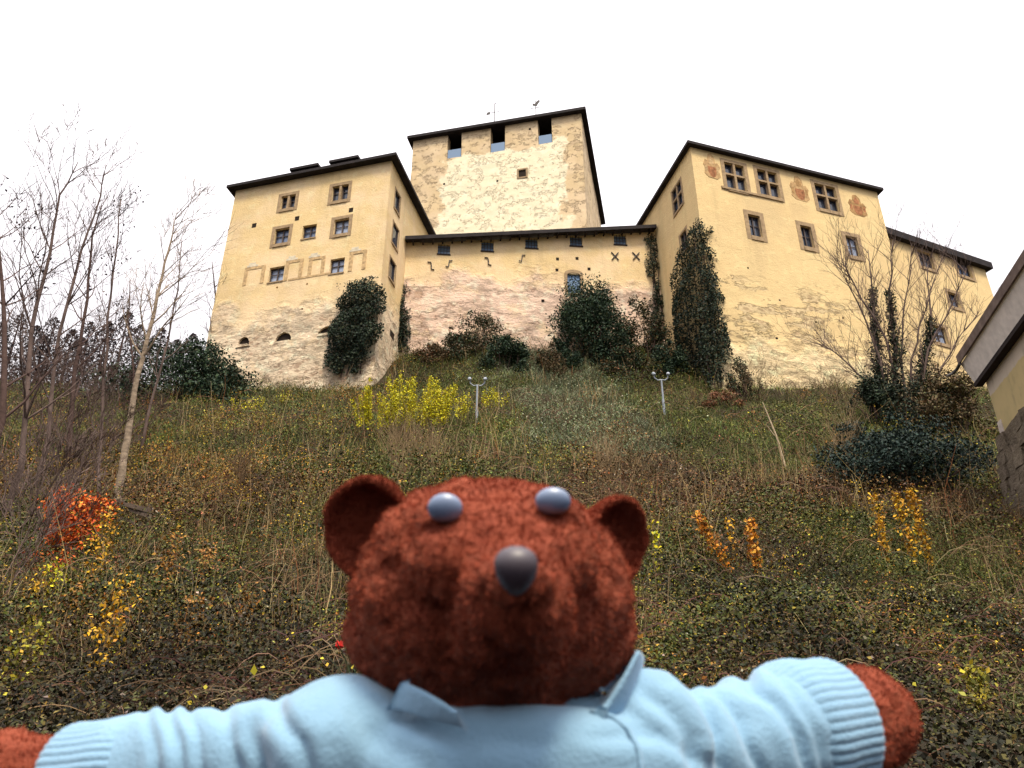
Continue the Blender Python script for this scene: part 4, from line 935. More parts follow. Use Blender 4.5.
# ivy-clad multi-stem tree on the right
RT = empty('ivy_clad_tree', tuple(hit(900, 428)), 'bare multi-stemmed tree with ivy on its lower stems, before the palace', 'tree')
q0 = np.array(RT.location); Yt = q0[1]; rr = random.Random(77); tb = MB(); cb = MB(); ivp = []
stems = [[(885, 425), (879, 370), (873, 310), (868, 250)], [(890, 425), (870, 385), (840, 355), (818, 343)], [(893, 425), (880, 360), (858, 300), (836, 258)], [(897, 425), (894, 350), (890, 290), (893, 240)], [(903, 427), (902, 360), (906, 300), (912, 243)],
         [(906, 427), (912, 360), (925, 310), (945, 250)], [(910, 427), (925, 370), (930, 320), (928, 262)], [(912, 427), (935, 380), (958, 340), (978, 315)], [(900, 427), (886, 340), (852, 280), (842, 262)], [(915, 427), (928, 350), (955, 300), (966, 272)]]
for i, s_ in enumerate(stems):
    yo = rr.uniform(-1.2, 1.2); pts = [at(x, y, Yt+yo*k/3) for k, (x, y) in enumerate(s_)]; pts[0] = np.array([pts[0][0], Yt, float(ground(pts[0][0], Yt))-.3])
    fine = []
    for k in range(3):
        for f in (0, .33, .66): fine.append(pts[k]+(pts[k+1]-pts[k])*f+np.array([rr.gauss(0, .05), rr.gauss(0, .05), 0]))
    fine.append(pts[-1]); r0 = .11 if i in (0, 3, 6) else .07
    tb.tube(fine, [r0*(1-.82*k/9) for k in range(10)], 6)
    for k in range(2, 10):
        for _ in range(3):
            d_ = fine[k]-fine[k-1]; d_ /= np.linalg.norm(d_); an = rr.uniform(0, 6.28)
            branch(cb, fine[k-1]+(fine[k]-fine[k-1])*rr.random(), d_*.9+np.array([math.cos(an), math.sin(an), .25])*.55, rr.uniform(1.0, 2.4), .022, 2, rr, .45, .2, (2, 4))
    if i in (0, 3, 6): ivp.append((fine, 6 if i else 7))
tb.build('trunk', M['bark'], RT, smooth=True); cb.build('crown', M['bark'], RT)
C = []
for fine, kmax in ivp:
    for k in range(kmax):
        n_ = 380 if k > 2 else 600; f = rng.random((n_, 1)); rad = .22 if k > 3 else .55-.06*k
        C.append(fine[k]+(fine[k+1]-fine[k])*f+rng.normal(size=(n_, 3))*rad*.5)
leaves('ivy_foliage', np.concatenate(C), .13*rng.uniform(.6, 1.4, sum(map(len, C))), IVY, RT, seed=300)
bush('ivy_bush', 880, 430, 44, 62, 'dark ivy thicket round the left foot of the ivy-clad tree', IVY, 135, 3600, .12, 1.6, 12)
bush('ivy_bush', 935, 432, 60, 58, 'dark ivy thicket round the right foot of the ivy-clad tree', IVY+BRN[:1], 136, 4200, .12, 1.6, 14)

# pale dead stick
q = hit(787, 470); sc = np.linalg.norm(q)/FPX; mb = MB()
tpt = q+np.array([-13*sc, 0, 70*sc]); mb.tube([q-np.array([0, 0, .2]), (q+tpt)/2+np.array([.06, 0, 0]), tpt], [.045, .035, .015], 6)
mb.tube([(q+tpt)/2, (q+tpt)/2+np.array([-.25, .05, .5])], [.02, .008], 5)
tag(mb.build('dead_stick', M['tip']), 'pale bare stick leaning left on the slope below the palace', 'stick')

# conifers on the far hill at the left
for i, (x, y, h) in enumerate(((110, 322, 60), (129, 312, 66), (141, 325, 52), (163, 328, 50), (178, 340, 44), (194, 334, 50), (92, 322, 56), (74, 330, 60), (56, 318, 60), (38, 326, 60), (22, 314, 60), (4, 322, 60), (84, 338, 40), (46, 336, 40), (-10, 316, 60))):
    Yp = 82+(i*7) % 15; tp = at(x, y, Yp); g = float(ground(tp[0], Yp)); H_ = tp[2]-g; r2 = np.random.default_rng(400+i)
    root = empty('pine_tree', (tp[0], Yp, g), 'dark pine on the far wooded ridge at the left', 'tree', 'pines on the far left ridge')
    mb = MB(); mb.tube([(tp[0], Yp, g-1), (tp[0]+.2, Yp, g+H_*.5), tuple(tp)], [.28, .2, .04], 6); mb.build('trunk', M['bark_dark'], root)
    n_ = 2600; f = r2.random(n_)**1.2; lay = np.floor(f*9)/9; wid = (1-f)**.75*H_*.36+.15; an = r2.uniform(0, 6.283, n_); wob = .6+.7*vnoise(an*1.5, lay*30, 1.0, i)
    C = np.stack([tp[0]+np.cos(an)*wid*wob*r2.random(n_)**.5, Yp+np.sin(an)*wid*wob*r2.random(n_)**.5, g+H_*(.03+.97*f)], 1)
    leaves('crown', C, .42*r2.uniform(.5, 1.3, n_), [(4, (.050, .040, .045)), (3, (.065, .050, .050)), (2, (.08, .06, .06))], root, seed=420+i, aspect=.4)
# ------------------------------------------------------------------ ground cover (beyond counting)
ROWS = np.array([390, 420, 500, 600, 720, 775]); YR = np.array([45.2, 36, 24, 14, 8.6, 4.5])
def scatter(n, seed, rmin=385, rmax=775, marg=.10):
    """more plants per metre near the viewer, thinning evenly with distance"""
    r2 = np.random.default_rng(seed); row = r2.uniform(rmin, rmax, n); y = np.interp(row, ROWS, YR)+r2.normal(size=n)*.15
    hi = r2.random(n) < .12; mound = r2.random(n) < .05; y = np.where((hi & (row < 470)) | mound, r2.uniform(45, 52, n), y)
    dep = y*CP*1.18; x = r2.uniform(-1, 1, n)*(dep*.64*(1+marg)+1.0); x = np.where(mound, r2.uniform(-9, 13, n), x)
    return x, y, r2
def inbuild(x, y):
    return ((x > -21.7) & (x < -8.2) & (y > 46.1-.27*(x+9.0)) & (y < 60)) | ((x > 12.6) & (y > 45.1+.32*(x-13.1))) | ((x > 13.9) & (y < 22) & (x > 14.4-.19*(22-y)))
PAL = dict(
    green=[(4, (.050, .068, .013)), (3, (.085, .100, .018)), (2, (.130, .125, .024)), (1.2, (.165, .120, .030)), (.15, (.36, .30, .025)), (2, (.018, .026, .009))],
    sage=[(4, (.120, .150, .075)), (3, (.21, .225, .145)), (2, (.07, .105, .035)), (1, (.24, .215, .12)), (1.5, (.032, .05, .02))],
    brown=[(4, (.085, .048, .018)), (3, (.135, .076, .028)), (2, (.18, .11, .048)), (3, (.026, .019, .010)), (.3, (.27, .22, .17)), (.4, (.29, .09, .025))],
    ochre=[(3, (.28, .155, .024)), (3, (.165, .108, .022)), (2, (.36, .20, .026)), (2.5, (.055, .046, .014)), (.9, (.36, .12, .025))],
    dark=[(5, (.016, .016, .007)), (3, (.036, .030, .016)), (2, (.058, .042, .022)), (2, (.045, .048, .012)), (1.0, (.105, .085, .020)), (.12, (.30, .25, .20))])
def zones(x, y, r2):
    """which plant grows where: patches by noise, sage turf high in the middle, ochre up the left, dark bramble low down"""
    n = len(x); a = fnoise(x, y, 6, 11); b_ = fnoise(x, y, 2.2, 12); ky = list(PAL)
    sc_ = np.zeros((n, 5))
    sc_[:, 0] = .62+1.3*(a-.5)+.30*sstep(16, 30, y)+.22*sstep(28, 36, y); sc_[:, 1] = -.02+1.25*np.exp(-((x-3.0)/8.0)**2)*sstep(25, 33, y)+.8*(b_-.5)
    sc_[:, 2] = .50-1.4*(a-.5)+.12*sstep(-2, 6, x)*(1-sstep(24, 34, y)); sc_[:, 3] = .30+.45*sstep(2, -8, x)*sstep(14, 26, y)+1.2*(b_-.5); sc_[:, 4] = .36+.62*(1-sstep(9, 19, y))-.8*(b_-.5)
    return np.argmax(sc_+r2.gumbel(size=(n, 5))*.075, 1), ky
def make_cover(name, n, seed, size, hmax, label):
    x, y, r2 = scatter(n, seed); k = ~inbuild(x, y); x, y = x[k], y[k]; n = len(x)
    hum = np.clip(vnoise(x, y, 1.5, 21)-.40, 0, 1)*1.5+np.clip(fnoise(x, y, 4.0, 22)-.45, 0, 1)*2.2+np.clip(vnoise(x, y, .6, 29)-.5, 0, 1)*.7; hh = hmax*(.15+1.5*hum)*r2.random(n)**.8*np.clip(.35+y/26, .4, 1.25)
    bare = sstep(.55, .75, fnoise(x, y, 4.5, 23)); hh *= 1-.75*bare
    z = ground(x, y)+hh+.01; z_, ky = zones(x, y, r2)
    col = np.zeros((n, 3))
    for i, kk in enumerate(ky):
        m_ = z_ == i; col[m_] = pick(PAL[kk], int(m_.sum()), seed+i, .22)
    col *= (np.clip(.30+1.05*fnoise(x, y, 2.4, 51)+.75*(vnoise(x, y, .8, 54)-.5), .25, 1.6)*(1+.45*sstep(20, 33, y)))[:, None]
    sz = size*np.clip(.62+y/26, .75, 1.6)*r2.uniform(.55, 1.5, n)
    V, Fc = leaf_quads(np.stack([x, y, z], 1), sz, .62, (0, -.35, .9), .42, seed)
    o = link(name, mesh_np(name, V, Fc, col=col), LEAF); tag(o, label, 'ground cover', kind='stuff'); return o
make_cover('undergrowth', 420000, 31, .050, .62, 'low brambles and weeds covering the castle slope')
# fallen leaves flat on the soil
x, y, r2 = scatter(90000, 33); k = ~inbuild(x, y); x, y = x[k], y[k]
V, Fc = leaf_quads(np.stack([x, y, ground(x, y)+.03], 1), .06*np.clip(.6+y/26, .7, 1.5)*r2.uniform(.6, 1.3, len(x)), .7, (0, -.3, .95), .75, 34)
tag(link('fallen_leaves', mesh_np('fallen_leaves', V, Fc, col=pick(PAL['brown']+[(2, (.18, .14, .12)), (1, (.26, .22, .20))], len(x), 35, .3)), LEAF), 'dull brown fallen leaves lying on the slope', 'leaf litter', kind='stuff')
# bright yellow leaves in small bunches
ctr = scatter(110, 36); cx_, cy_ = ctr[0], ctr[1]; k = np.repeat(np.arange(len(cx_)), 8); r2 = np.random.default_rng(37)
x = cx_[k]+r2.normal(size=len(k))*.13; y = cy_[k]+r2.normal(size=len(k))*.13; ok = ~inbuild(x, y); x, y = x[ok], y[ok]
V, Fc = leaf_quads(np.stack([x, y, ground(x, y)+.15+r2.random(len(x))*.6], 1), .044*r2.uniform(.6, 1.4, len(x)), .7, (0, -1, .4), .4, 38)
tag(link('yellow_leaves', mesh_np('yellow_leaves', V, Fc, col=pick([(3, (.42, .36, .03)), (2, (.40, .26, .03)), (1, (.3, .3, .05))], len(x), 39)), LEAF), 'scattered bright yellow leaves of small weeds on the slope', 'leaves', kind='stuff')
# dry stalks and grass
x, y, r2 = scatter(34000, 41); den = sstep(.46, .66, fnoise(x, y, 2.6, 25))+.6*np.exp(-((x+2.5)/3.5)**2)*sstep(20, 26, y)*(1-sstep(34, 38, y)); k = (~inbuild(x, y)) & (r2.random(len(x)) < den*.8) & (y > 10); x, y = x[k], y[k]
st_ = blades('dry_stalks', np.stack([x, y, ground(x, y)], 1), np.random.default_rng(42).gamma(3, .22, len(x))*np.clip(.4+y/28, .5, 1.3), .011*np.clip(.5+y/22, .7, 2.1), [(4, (.22, .155, .075)), (3, (.32, .24, .13)), (2, (.12, .075, .035)), (1, (.17, .07, .03))], lean=.16, seed=43)
tag(st_, 'thin dry tan stalks standing all over the slope', 'dry grass', kind='stuff')
x, y, r2 = scatter(210000, 45, rmax=640); k = (~inbuild(x, y)) & (r2.random(len(x)) < .25*sstep(13, 20, y)+sstep(.42, .6, fnoise(x, y, 2.4, 27))*.7*sstep(11, 20, y)+.7*np.exp(-((x-3)/7)**2)*sstep(26, 33, y)); x, y = x[k], y[k]
zg, ky = zones(x, y, r2); GP = [[(3, (.06, .085, .025)), (2, (.10, .11, .035)), (1, (.14, .12, .05))], [(3, (.12, .15, .09)), (2, (.17, .19, .12)), (1, (.08, .11, .05)), (1, (.2, .18, .11))], [(3, (.12, .085, .045)), (2, (.17, .125, .065)), (1, (.09, .05, .03))], [(3, (.19, .13, .04)), (2, (.13, .10, .035)), (1, (.22, .10, .03))], [(3, (.045, .05, .02)), (2, (.08, .07, .03))]]
gc = blades('grass', np.stack([x, y, ground(x, y)], 1), r2.uniform(.15, .6, len(x))*(.5+fnoise(x, y, 1.4, 53)), .0009*np.clip(y, 12, 46)*.62, GP[0], lean=.55, seed=47)
gcol = np.zeros((len(x), 3))
for i in range(5): m_ = zg == i; gcol[m_] = pick(GP[i], int(m_.sum()), 48+i, .25)
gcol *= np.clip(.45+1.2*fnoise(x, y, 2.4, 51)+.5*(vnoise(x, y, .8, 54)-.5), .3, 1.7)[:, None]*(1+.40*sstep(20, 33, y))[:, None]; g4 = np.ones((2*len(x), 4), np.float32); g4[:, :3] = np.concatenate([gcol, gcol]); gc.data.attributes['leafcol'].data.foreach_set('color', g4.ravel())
tag(gc, 'rough pale green and straw grass on the upper slope', 'grass', kind='stuff')

# leafy weed stems: small leaves up upright stems, in drifts
x, y, r2 = scatter(15000, 61, rmin=395); den = sstep(.44, .62, fnoise(x, y, 2.0, 63)); k = (~inbuild(x, y)) & (r2.random(len(x)) < den) & (y < 45); x, y = x[k], y[k]; n = len(x)
zw, ky = zones(x, y, r2); hgt = r2.uniform(.3, .95, n)*np.clip(.45+y/26, .5, 1.3); ln_ = r2.normal(size=(n, 2))*.16; kk = np.repeat(np.arange(n), 11); f = r2.random(len(kk))**.8
C = np.stack([x[kk]+ln_[kk, 0]*hgt[kk]*f, y[kk]+ln_[kk, 1]*hgt[kk]*f, ground(x, y)[kk]+hgt[kk]*f], 1)+r2.normal(size=(len(kk), 3))*.028*np.clip(y[kk]/18, .6, 1.6)[:, None]
WP = [[(3, (.10, .11, .022)), (2, (.16, .15, .03)), (1, (.22, .18, .03))], [(3, (.14, .16, .08)), (1, (.10, .12, .04))], [(3, (.17, .09, .035)), (2, (.24, .13, .04)), (1, (.10, .06, .03))], [(3, (.34, .20, .03)), (2, (.24, .15, .03)), (1, (.38, .14, .03))], [(3, (.07, .07, .02)), (1, (.13, .10, .03))]]
wc = np.zeros((n, 3))
for i in range(5): m_ = zw == i; wc[m_] = pick(WP[i], int(m_.sum()), 64+i, .25)
V, Fc = leaf_quads(C, .040*np.clip(.6+y[kk]/24, .7, 1.7)*r2.uniform(.6, 1.3, len(kk)), .5, (0, -.6, .6), .3, 65)
tag(link('weed_leaves', mesh_np('weed_leaves', V, Fc, col=np.clip(wc[kk]*r2.uniform(.75, 1.25, (len(kk), 1)), 0, .8)), LEAF), 'leafy autumn weeds in drifts over the slope', 'weeds', kind='stuff')
# small autumn plants in close clumps, each clump of one colour
CP_ = [[(4, (.46, .19, .03)), (2, (.32, .12, .03))], [(4, (.48, .31, .025)), (2, (.34, .22, .03))], [(4, (.27, .095, .05)), (2, (.19, .075, .045))], [(4, (.30, .29, .025)), (2, (.22, .21, .03))], [(4, (.03, .058, .026)), (2, (.05, .075, .03))], [(3, (.21, .165, .15)), (2, (.13, .10, .095))], [(3, (.15, .145, .075)), (2, (.20, .18, .10))]]
cxs, cys, r2 = scatter(1500, 81, rmin=398); k = (~inbuild(cxs, cys)) & (cys < 45) & (cys > 10); cxs, cys = cxs[k], cys[k]; n = len(cxs)
lf_ = sstep(3, -9, cxs)*sstep(15, 26, cys); wts = np.stack([.5+2.4*lf_, .6+2.6*lf_, .8+1.6*lf_, .9+0*lf_, 1.6-.8*lf_, 1.5-sstep(14, 26, cys), .5+2*np.exp(-((cxs-3)/8)**2)], 1); cum = np.cumsum(wts/wts.sum(1, keepdims=True), 1)
fam = (r2.random((n, 1)) > cum).sum(1).clip(0, 6); rad = r2.uniform(.2, .8, n)*np.clip(.3+cys/26, .5, 1.4); per = np.where(fam == 5, 40, 95); kk = np.repeat(np.arange(n), per); N_ = len(kk)
th_ = r2.uniform(0, 6.283, N_); rr_ = rad[kk]*r2.random(N_)**.6; px_ = cxs[kk]+np.cos(th_)*rr_; py_ = cys[kk]+np.sin(th_)*rr_*.8
hz_ = np.where(fam[kk] == 5, .05, 1.0)*rad[kk]*1.5*r2.random(N_)*(1.1-(rr_/rad[kk])**2)+.04; cc = np.zeros((N_, 3))
for i in range(7): m_ = fam[kk] == i; cc[m_] = pick(CP_[i], int(m_.sum()), 84+i, .22)
V, Fc = leaf_quads(np.stack([px_, py_, ground(px_, py_)+hz_], 1), .042*np.clip(.6+py_/26, .7, 1.6)*r2.uniform(.6, 1.3, N_), .5, (0, -.5, .7), .3, 91)
tag(link('autumn_weeds', mesh_np('autumn_weeds', V, Fc, col=cc*(.7+.6*r2.random(n))[kk][:, None]), LEAF), 'clumps of russet, ochre and green weeds on the slope', 'weeds', kind='stuff')
# arching bramble canes
x, y, r2 = scatter(9000, 71); k = (~inbuild(x, y)) & (r2.random(len(x)) < .15+.85*sstep(.45, .6, fnoise(x, y, 2.6, 73))) & (y < 45); x, y = x[k], y[k]; n = len(x)
an = r2.uniform(0, 6.283, n); Lc = r2.uniform(.5, 1.7, n)*np.clip(.4+y/24, .5, 1.3); hc = r2.uniform(.25, .75, n)*Lc*.6; tt = np.linspace(0, 1, 7); zg0 = ground(x, y)
Pc = np.stack([np.stack([x+np.cos(an)*Lc*q, y+np.sin(an)*Lc*q*.6, ground(x+np.cos(an)*Lc*q, y+np.sin(an)*Lc*q*.6)*min(1, q*1.2)+zg0*(1-min(1, q*1.2))+hc*4*q*(1-q)+.03], 1) for q in tt], 1)
wd = (.0075*np.clip(.45+y/20, .6, 2.2))[:, None, None]*np.linspace(1, .4, 7)[None, :, None]; sd = np.stack([-np.sin(an)*.3, np.cos(an)*.3, np.ones(n)], 1)[:, None, :]
V = np.stack([Pc-sd*wd, Pc+sd*wd], 2).reshape(-1, 3); i0 = (np.arange(n)*14)[:, None]+np.arange(6)[None]*2; Fc = np.stack([i0, i0+1, i0+3, i0+2], -1).reshape(-1, 4)
tag(link('bramble_canes', mesh_np('bramble_canes', V, Fc, col=np.repeat(pick([(3, (.13, .075, .045)), (2, (.09, .045, .04)), (2, (.20, .14, .08))], n, 75), 6, 0)), STALK), 'thin arching bramble canes tangled over the slope', 'brambles', kind='stuff')

# ------------------------------------------------------------------ small things on the slope
def floodlight(px, py, hpx, label):
    q = hit(px, py); sc = np.linalg.norm(q)/FPX; H_ = hpx*sc*1.1; root = empty('floodlight_post', tuple(q), label, 'floodlight', 'floodlight posts on the slope')
    p = MB(); p.lathe(q-np.array([0, 0, .3]), (0, 0, 1), [(0, .07), (H_*.55, .065), (H_*.56, .05), (H_+.25, .045)], 10); p.build('pole', M['galv'], root, smooth=False)
    top = q+np.array([0, 0, H_]); a = MB()
    a.tube([top+np.array([-.36, 0, .22]), top+np.array([-.34, 0, .05]), top+np.array([-.18, 0, -.08]), top+np.array([0, 0, -.05]), top+np.array([.18, 0, -.08]), top+np.array([.34, 0, .05]), top+np.array([.36, 0, .22])], .035, 7); a.build('crossarm', M['galv'], root)
    for s_ in (-1, 1):
        h = MB(); c_ = top+np.array([.36*s_, -.05, .26]); ax = np.array([.35*s_, .75, .55]); ax /= np.linalg.norm(ax)
        h.lathe(c_-ax*.10, ax, [(0, .04), (.04, .07), (.15, .095), (.18, .10), (.19, .08)], 12); hd_ = h.build('lamp_head', M['galv'], root, smooth=False)
        g = MB(); g.lathe(c_+ax*.078, ax, [(0, .082), (.018, .082)], 12); g.build('lens', M['lens'], hd_)
floodlight(476.5, 424, 40, 'grey twin-headed floodlight post among the yellow shrubs')
floodlight(664.5, 414, 35, 'grey twin-headed floodlight post below the palace ivy')
q = hit(128, 535); sc = np.linalg.norm(q)/FPX; PF = empty('plank_barrier', tuple(q), 'low weathered plank barrier at the foot of the pale tree', 'fence')
for (x0, y0, x1, y1) in ((112, 503, 150, 513), (118, 520, 152, 531), (128, 511, 151, 519)):
    p_ = at(x0, y0, q[1]); e_ = at(x1, y1, q[1]-.1); mb = MB(); mb.box(p_, e_-p_, np.array([0, .05, 0]), np.array([0, 0, .11])); mb.build('plank', M['plank'], PF)
for (x0, y0) in ((122, 500), (148, 505)):
    p_ = at(x0, y0, q[1]+.12); g = float(ground(p_[0], p_[1])); mb = MB(); mb.box(np.array([p_[0], p_[1], g-.3]), (.08, 0, 0), (0, .08, 0), (0, 0, max(.6, p_[2]-g+.3))); mb.build('post', M['plank'], PF)
# a red flower with long leaves beside the bear's head
q = hit(352, 700); tp = at(339, 650, q[1]); RF = empty('red_flower', tuple(q), 'single small red flower left of the bear\'s cheek', 'flower'); mb = MB()
mb.tube([q-np.array([0, 0, .05]), (q+tp)/2+np.array([.05, 0, 0]), tp], [.008, .007, .005], 5); mb.build('stem', M['stem'], RF)
M['petal'] = simple('red_petal', (.55, .02, .015), .5, .3); mb = MB()
for k in range(6):
    an = k*1.047; o = np.array([math.cos(an)*.035, math.sin(an)*.035, 0]); s_ = np.array([-math.sin(an), math.cos(an), 0])*.03
    mb.prism([tp, tp+o+s_+np.array([0, 0, .04]), tp+o*1.1+np.array([0, 0, .105]), tp+o-s_+np.array([0, 0, .04])], o*.08)
mb.build('petals', M['petal'], RF)
r2 = np.random.default_rng(5); blades('leaf_blades', np.repeat(q[None], 26, 0)+r2.normal(size=(26, 3))*[.10, .10, 0], r2.uniform(.25, .75, 26), .028, [(3, (.03, .04, .02)), (2, (.06, .06, .03))], RF, .3, 6)

# ------------------------------------------------------------------ teddy bear
BO = atd(500, 700, .385); BZ = float(ground(BO[0], BO[1]))
BEAR = empty('teddy_bear', (float(BO[0]), float(BO[1]), BZ), 'red-brown plush teddy bear in a pale blue sweater, arms spread wide', 'teddy bear')
boff = np.array(BEAR.location); PXM = lambda d: d/FPX
cr = np.array([1.0, 0, 0]); cu = np.array([0, -SP, CP]); cf = np.array([0, CP, SP])       # camera right, up, forward
def remeshed(name, blobs, voxel, smooth_it, parent, mat):
    """one continuous skin over overlapping soft volumes. blobs: ('e',centre,axes 3x3,radii) or ('c',p,q,r0,r1)"""
    mb = MB()
    th = np.linspace(0, math.pi, 17); ph = np.linspace(0, 2*math.pi, 25)[:-1]
    def ell(c, ax, rad):
        vs = [c+ax.T@(np.array([math.sin(a)*math.cos(b_), math.sin(a)*math.sin(b_), math.cos(a)])*rad) for a in th[1:-1] for b_ in ph]
        n_ = len(ph); fs = [(i*n_+j, (i+1)*n_+j, (i+1)*n_+(j+1) % n_, i*n_+(j+1) % n_) for i in range(len(th)-3) for j in range(n_)]
        vs += [c+ax.T@(np.array([0, 0, 1])*rad), c+ax.T@(np.array([0, 0, -1])*rad)]; k = len(vs)
        fs += [(k-2, j, (j+1) % n_) for j in range(n_)]+[(k-1, (len(th)-3)*n_+(j+1) % n_, (len(th)-3)*n_+j) for j in range(n_)]
        mb.add(vs, fs)
    for bl in blobs:
        if bl[0] == 'e': ell(np.asarray(bl[1], float), np.asarray(bl[2], float), np.asarray(bl[3], float))
        else:
            _, p, q, r0, r1 = bl; p, q = np.asarray(p, float), np.asarray(q, float); L_ = np.linalg.norm(q-p)
            n_ = max(2, int(L_/(.35*min(r0, r1))))
            for i in range(n_+1):
                f = i/n_; ell(p+(q-p)*f, np.eye(3), np.ones(3)*(r0+(r1-r0)*f))
    me = bpy.data.meshes.new('tmp'); me.from_pydata([tuple(v_) for v_ in (np.array(mb.v)-boff)], [], mb.f); me.update()
    o = bpy.data.objects.new('tmp', me); S.collection.objects.link(o)
    m1 = o.modifiers.new('r', 'REMESH'); m1.mode = 'VOXEL'; m1.voxel_size = voxel
    m2 = o.modifiers.new('s', 'SMOOTH'); m2.factor = .6; m2.iterations = smooth_it
    dg = bpy.context.evaluated_depsgraph_get(); out = bpy.data.meshes.new_from_object(o.evaluated_get(dg))
    bpy.data.objects.remove(o); bpy.data.meshes.remove(me)
    out.name = name; out.polygons.foreach_set('use_smooth', np.ones(len(out.polygons), bool)); out.materials.clear()
    return link(name, out, mat, parent)
def get(me): a = np.zeros(len(me.vertices)*3, np.float32); me.vertices.foreach_get('co', a); return a.reshape(-1, 3).astype(float)
def nrm(me): a = np.zeros(len(me.vertices)*3, np.float32); me.vertices.foreach_get('normal', a); return a.reshape(-1, 3).astype(float)
def put(me, V): me.vertices.foreach_set('co', V.astype(np.float32).ravel()); me.update()
def n3(V, s): return np.array([mn.noise(Vector(p)/s) for p in V])
# plush
PLU, t, b = new_mat('red_brown_plush')
tc = t.nodes.new('ShaderNodeTexCoord'); v = tc.outputs['Object']
p1 = nz(t, v, 60, 6); p2 = nz(t, v, 320, 6); p3 = nz(t, v, 140, 5)
c = mat_mix(t, mrange(t, p1, .35, .65), (.205, .043, .025), (.285, .066, .036))
c = mat_mix(t, mth(t, 'MULTIPLY', mrange(t, p2, .45, .65), .45), c, (.33, .085, .050)); c = mat_mix(t, mrange(t, p3, .66, .74), c, (.12, .028, .018))
t.links.new(c, b.inputs['Base Color']); b.inputs['Roughness'].default_value = .95; b.inputs['Specular IOR Level'].default_value = .1
b.inputs['Sheen Weight'].default_value = .25; b.inputs['Sheen Roughness'].default_value = .5; b.inputs['Sheen Tint'].default_value = (.8, .35, .2, 1)
bp = t.nodes.new('ShaderNodeBump'); bp.inputs['Strength'].default_value = 1; bp.inputs['Distance'].default_value = .004
t.links.new(mth(t, 'ADD', mth(t, 'MULTIPLY', p2, .6), p3), bp.inputs['Height']); t.links.new(bp.outputs[0], b.inputs['Normal'])
FUR = leaf_mat('plush_fibre', .95, .05)
def fuzz(o, n, ln, wd, seed, name='plush_pile'):
    """short curly pile standing off the skin"""
    me = o.data; V = get(me); N_ = nrm(me); r2 = np.random.default_rng(seed)
    nf = len(me.polygons); area = np.zeros(nf, np.float32); me.polygons.foreach_get('area', area)
    fi = r2.choice(nf, n, p=area/area.sum()); ls = np.zeros(nf, np.int32); me.polygons.foreach_get('loop_start', ls); lv = np.zeros(len(me.loops), np.int32); me.loops.foreach_get('vertex_index', lv)
    a, b_, c_ = lv[ls[fi]], lv[ls[fi]+1], lv[ls[fi]+2]; w1 = r2.random((n, 1)); w2 = r2.random((n, 1))*(1-w1)
    P_ = V[a]*w1+V[b_]*w2+V[c_]*(1-w1-w2); Nn = N_[a]
    d = Nn+r2.normal(size=(n, 3))*.55; d /= np.linalg.norm(d, axis=1, keepdims=True); s_ = np.cross(d, r2.normal(size=(n, 3))); s_ /= np.linalg.norm(s_, axis=1, keepdims=True)
    L_ = ln*r2.uniform(.5, 1.3, (n, 1)); cv = np.cross(d, s_)*L_*r2.normal(size=(n, 1))*.45
    Vq = np.stack([P_-s_*wd-Nn*.0006, P_+s_*wd-Nn*.0006, P_+d*L_*.6+s_*wd*.8+cv*.4, P_+d*L_*.6-s_*wd*.8+cv*.4, P_+d*L_+cv+s_*wd*.3, P_+d*L_+cv-s_*wd*.3], 1).reshape(-1, 3)
    i = np.arange(n)*6; Fc = np.concatenate([np.stack([i, i+1, i+2, i+3], 1), np.stack([i+3, i+2, i+4, i+5], 1)])
    tone = np.array([mn.noise(Vector(p)*70) for p in P_])[:, None]
    c = np.array([.265, .060, .033])*(1+r2.normal(size=(n, 1))*.11+tone*.28); c = np.clip(c, .01, .6)
    return link(name, mesh_np(name, Vq, Fc, col=np.concatenate([c, c])), FUR, o)
E3 = np.stack([cr, cu, cf])                               # camera-frame axes as rows
W3 = np.eye(3)
dH = .375; k_ = PXM(dH)
def C3(px, py, d): return atd(px, py, d)
# head, muzzle, arms, trunk and legs: one continuous plush body
blobs = [('e', C3(491, 590, .392), E3, (147*k_, 112*k_, .056)), ('e', C3(490, 630, .398), E3, (155*k_, 84*k_, .044)), ('e', C3(488, 542, .384), E3, (118*k_, 64*k_, .046)), ('e', C3(500, 556, .352), E3, (94*k_, 52*k_, .034)),
         ('e', C3(449, 521, .3490), E3, (.0165, .0115, .0125)), ('e', C3(548, 517, .3520), E3, (.0165, .0110, .0125)),
         ('c', C3(505, 634, .388), C3(514, 592, .318), .040, .0215), ('e', C3(515, 578, .306), E3, (40*PXM(.31), 30*PXM(.31), .016)),
         ('c', C3(495, 700, .385), C3(490, 800, .395), .036, .045)]
tz = C3(490, 860, .39)
sit = np.array([tz[0], tz[1]+.01, BZ+.062]); blobs += [('c', C3(490, 800, .395), sit, .048, .062)]
for s_ in (-1, 1): blobs += [('c', sit+np.array([s_*.035, .0, -.022]), np.array([sit[0]+s_*.075, sit[1]-.07, BZ+.036]), .036, .032), ('e', np.array([sit[0]+s_*.080, sit[1]-.085, BZ+.045]), W3, (.028, .024, .042))]
shL, wrL, paL = C3(335, 756, .377), C3(60, 786, .405), C3(6, 780, .412)
shR, wrR, paR = C3(650, 752, .375), C3(835, 735, .412), C3(866, 717, .428)
blobs += [('c', shL, wrL, .015, .018), ('c', wrL, paL, .020, .0235), ('c', shR, wrR, .017, .022), ('c', wrR, paR, .023, .0255), ('c', C3(490, 800, .39), shL, .026, .016), ('c', C3(490, 800, .39), shR, .026, .017)]
body = remeshed('body', blobs, .0019, 4, BEAR, PLU)
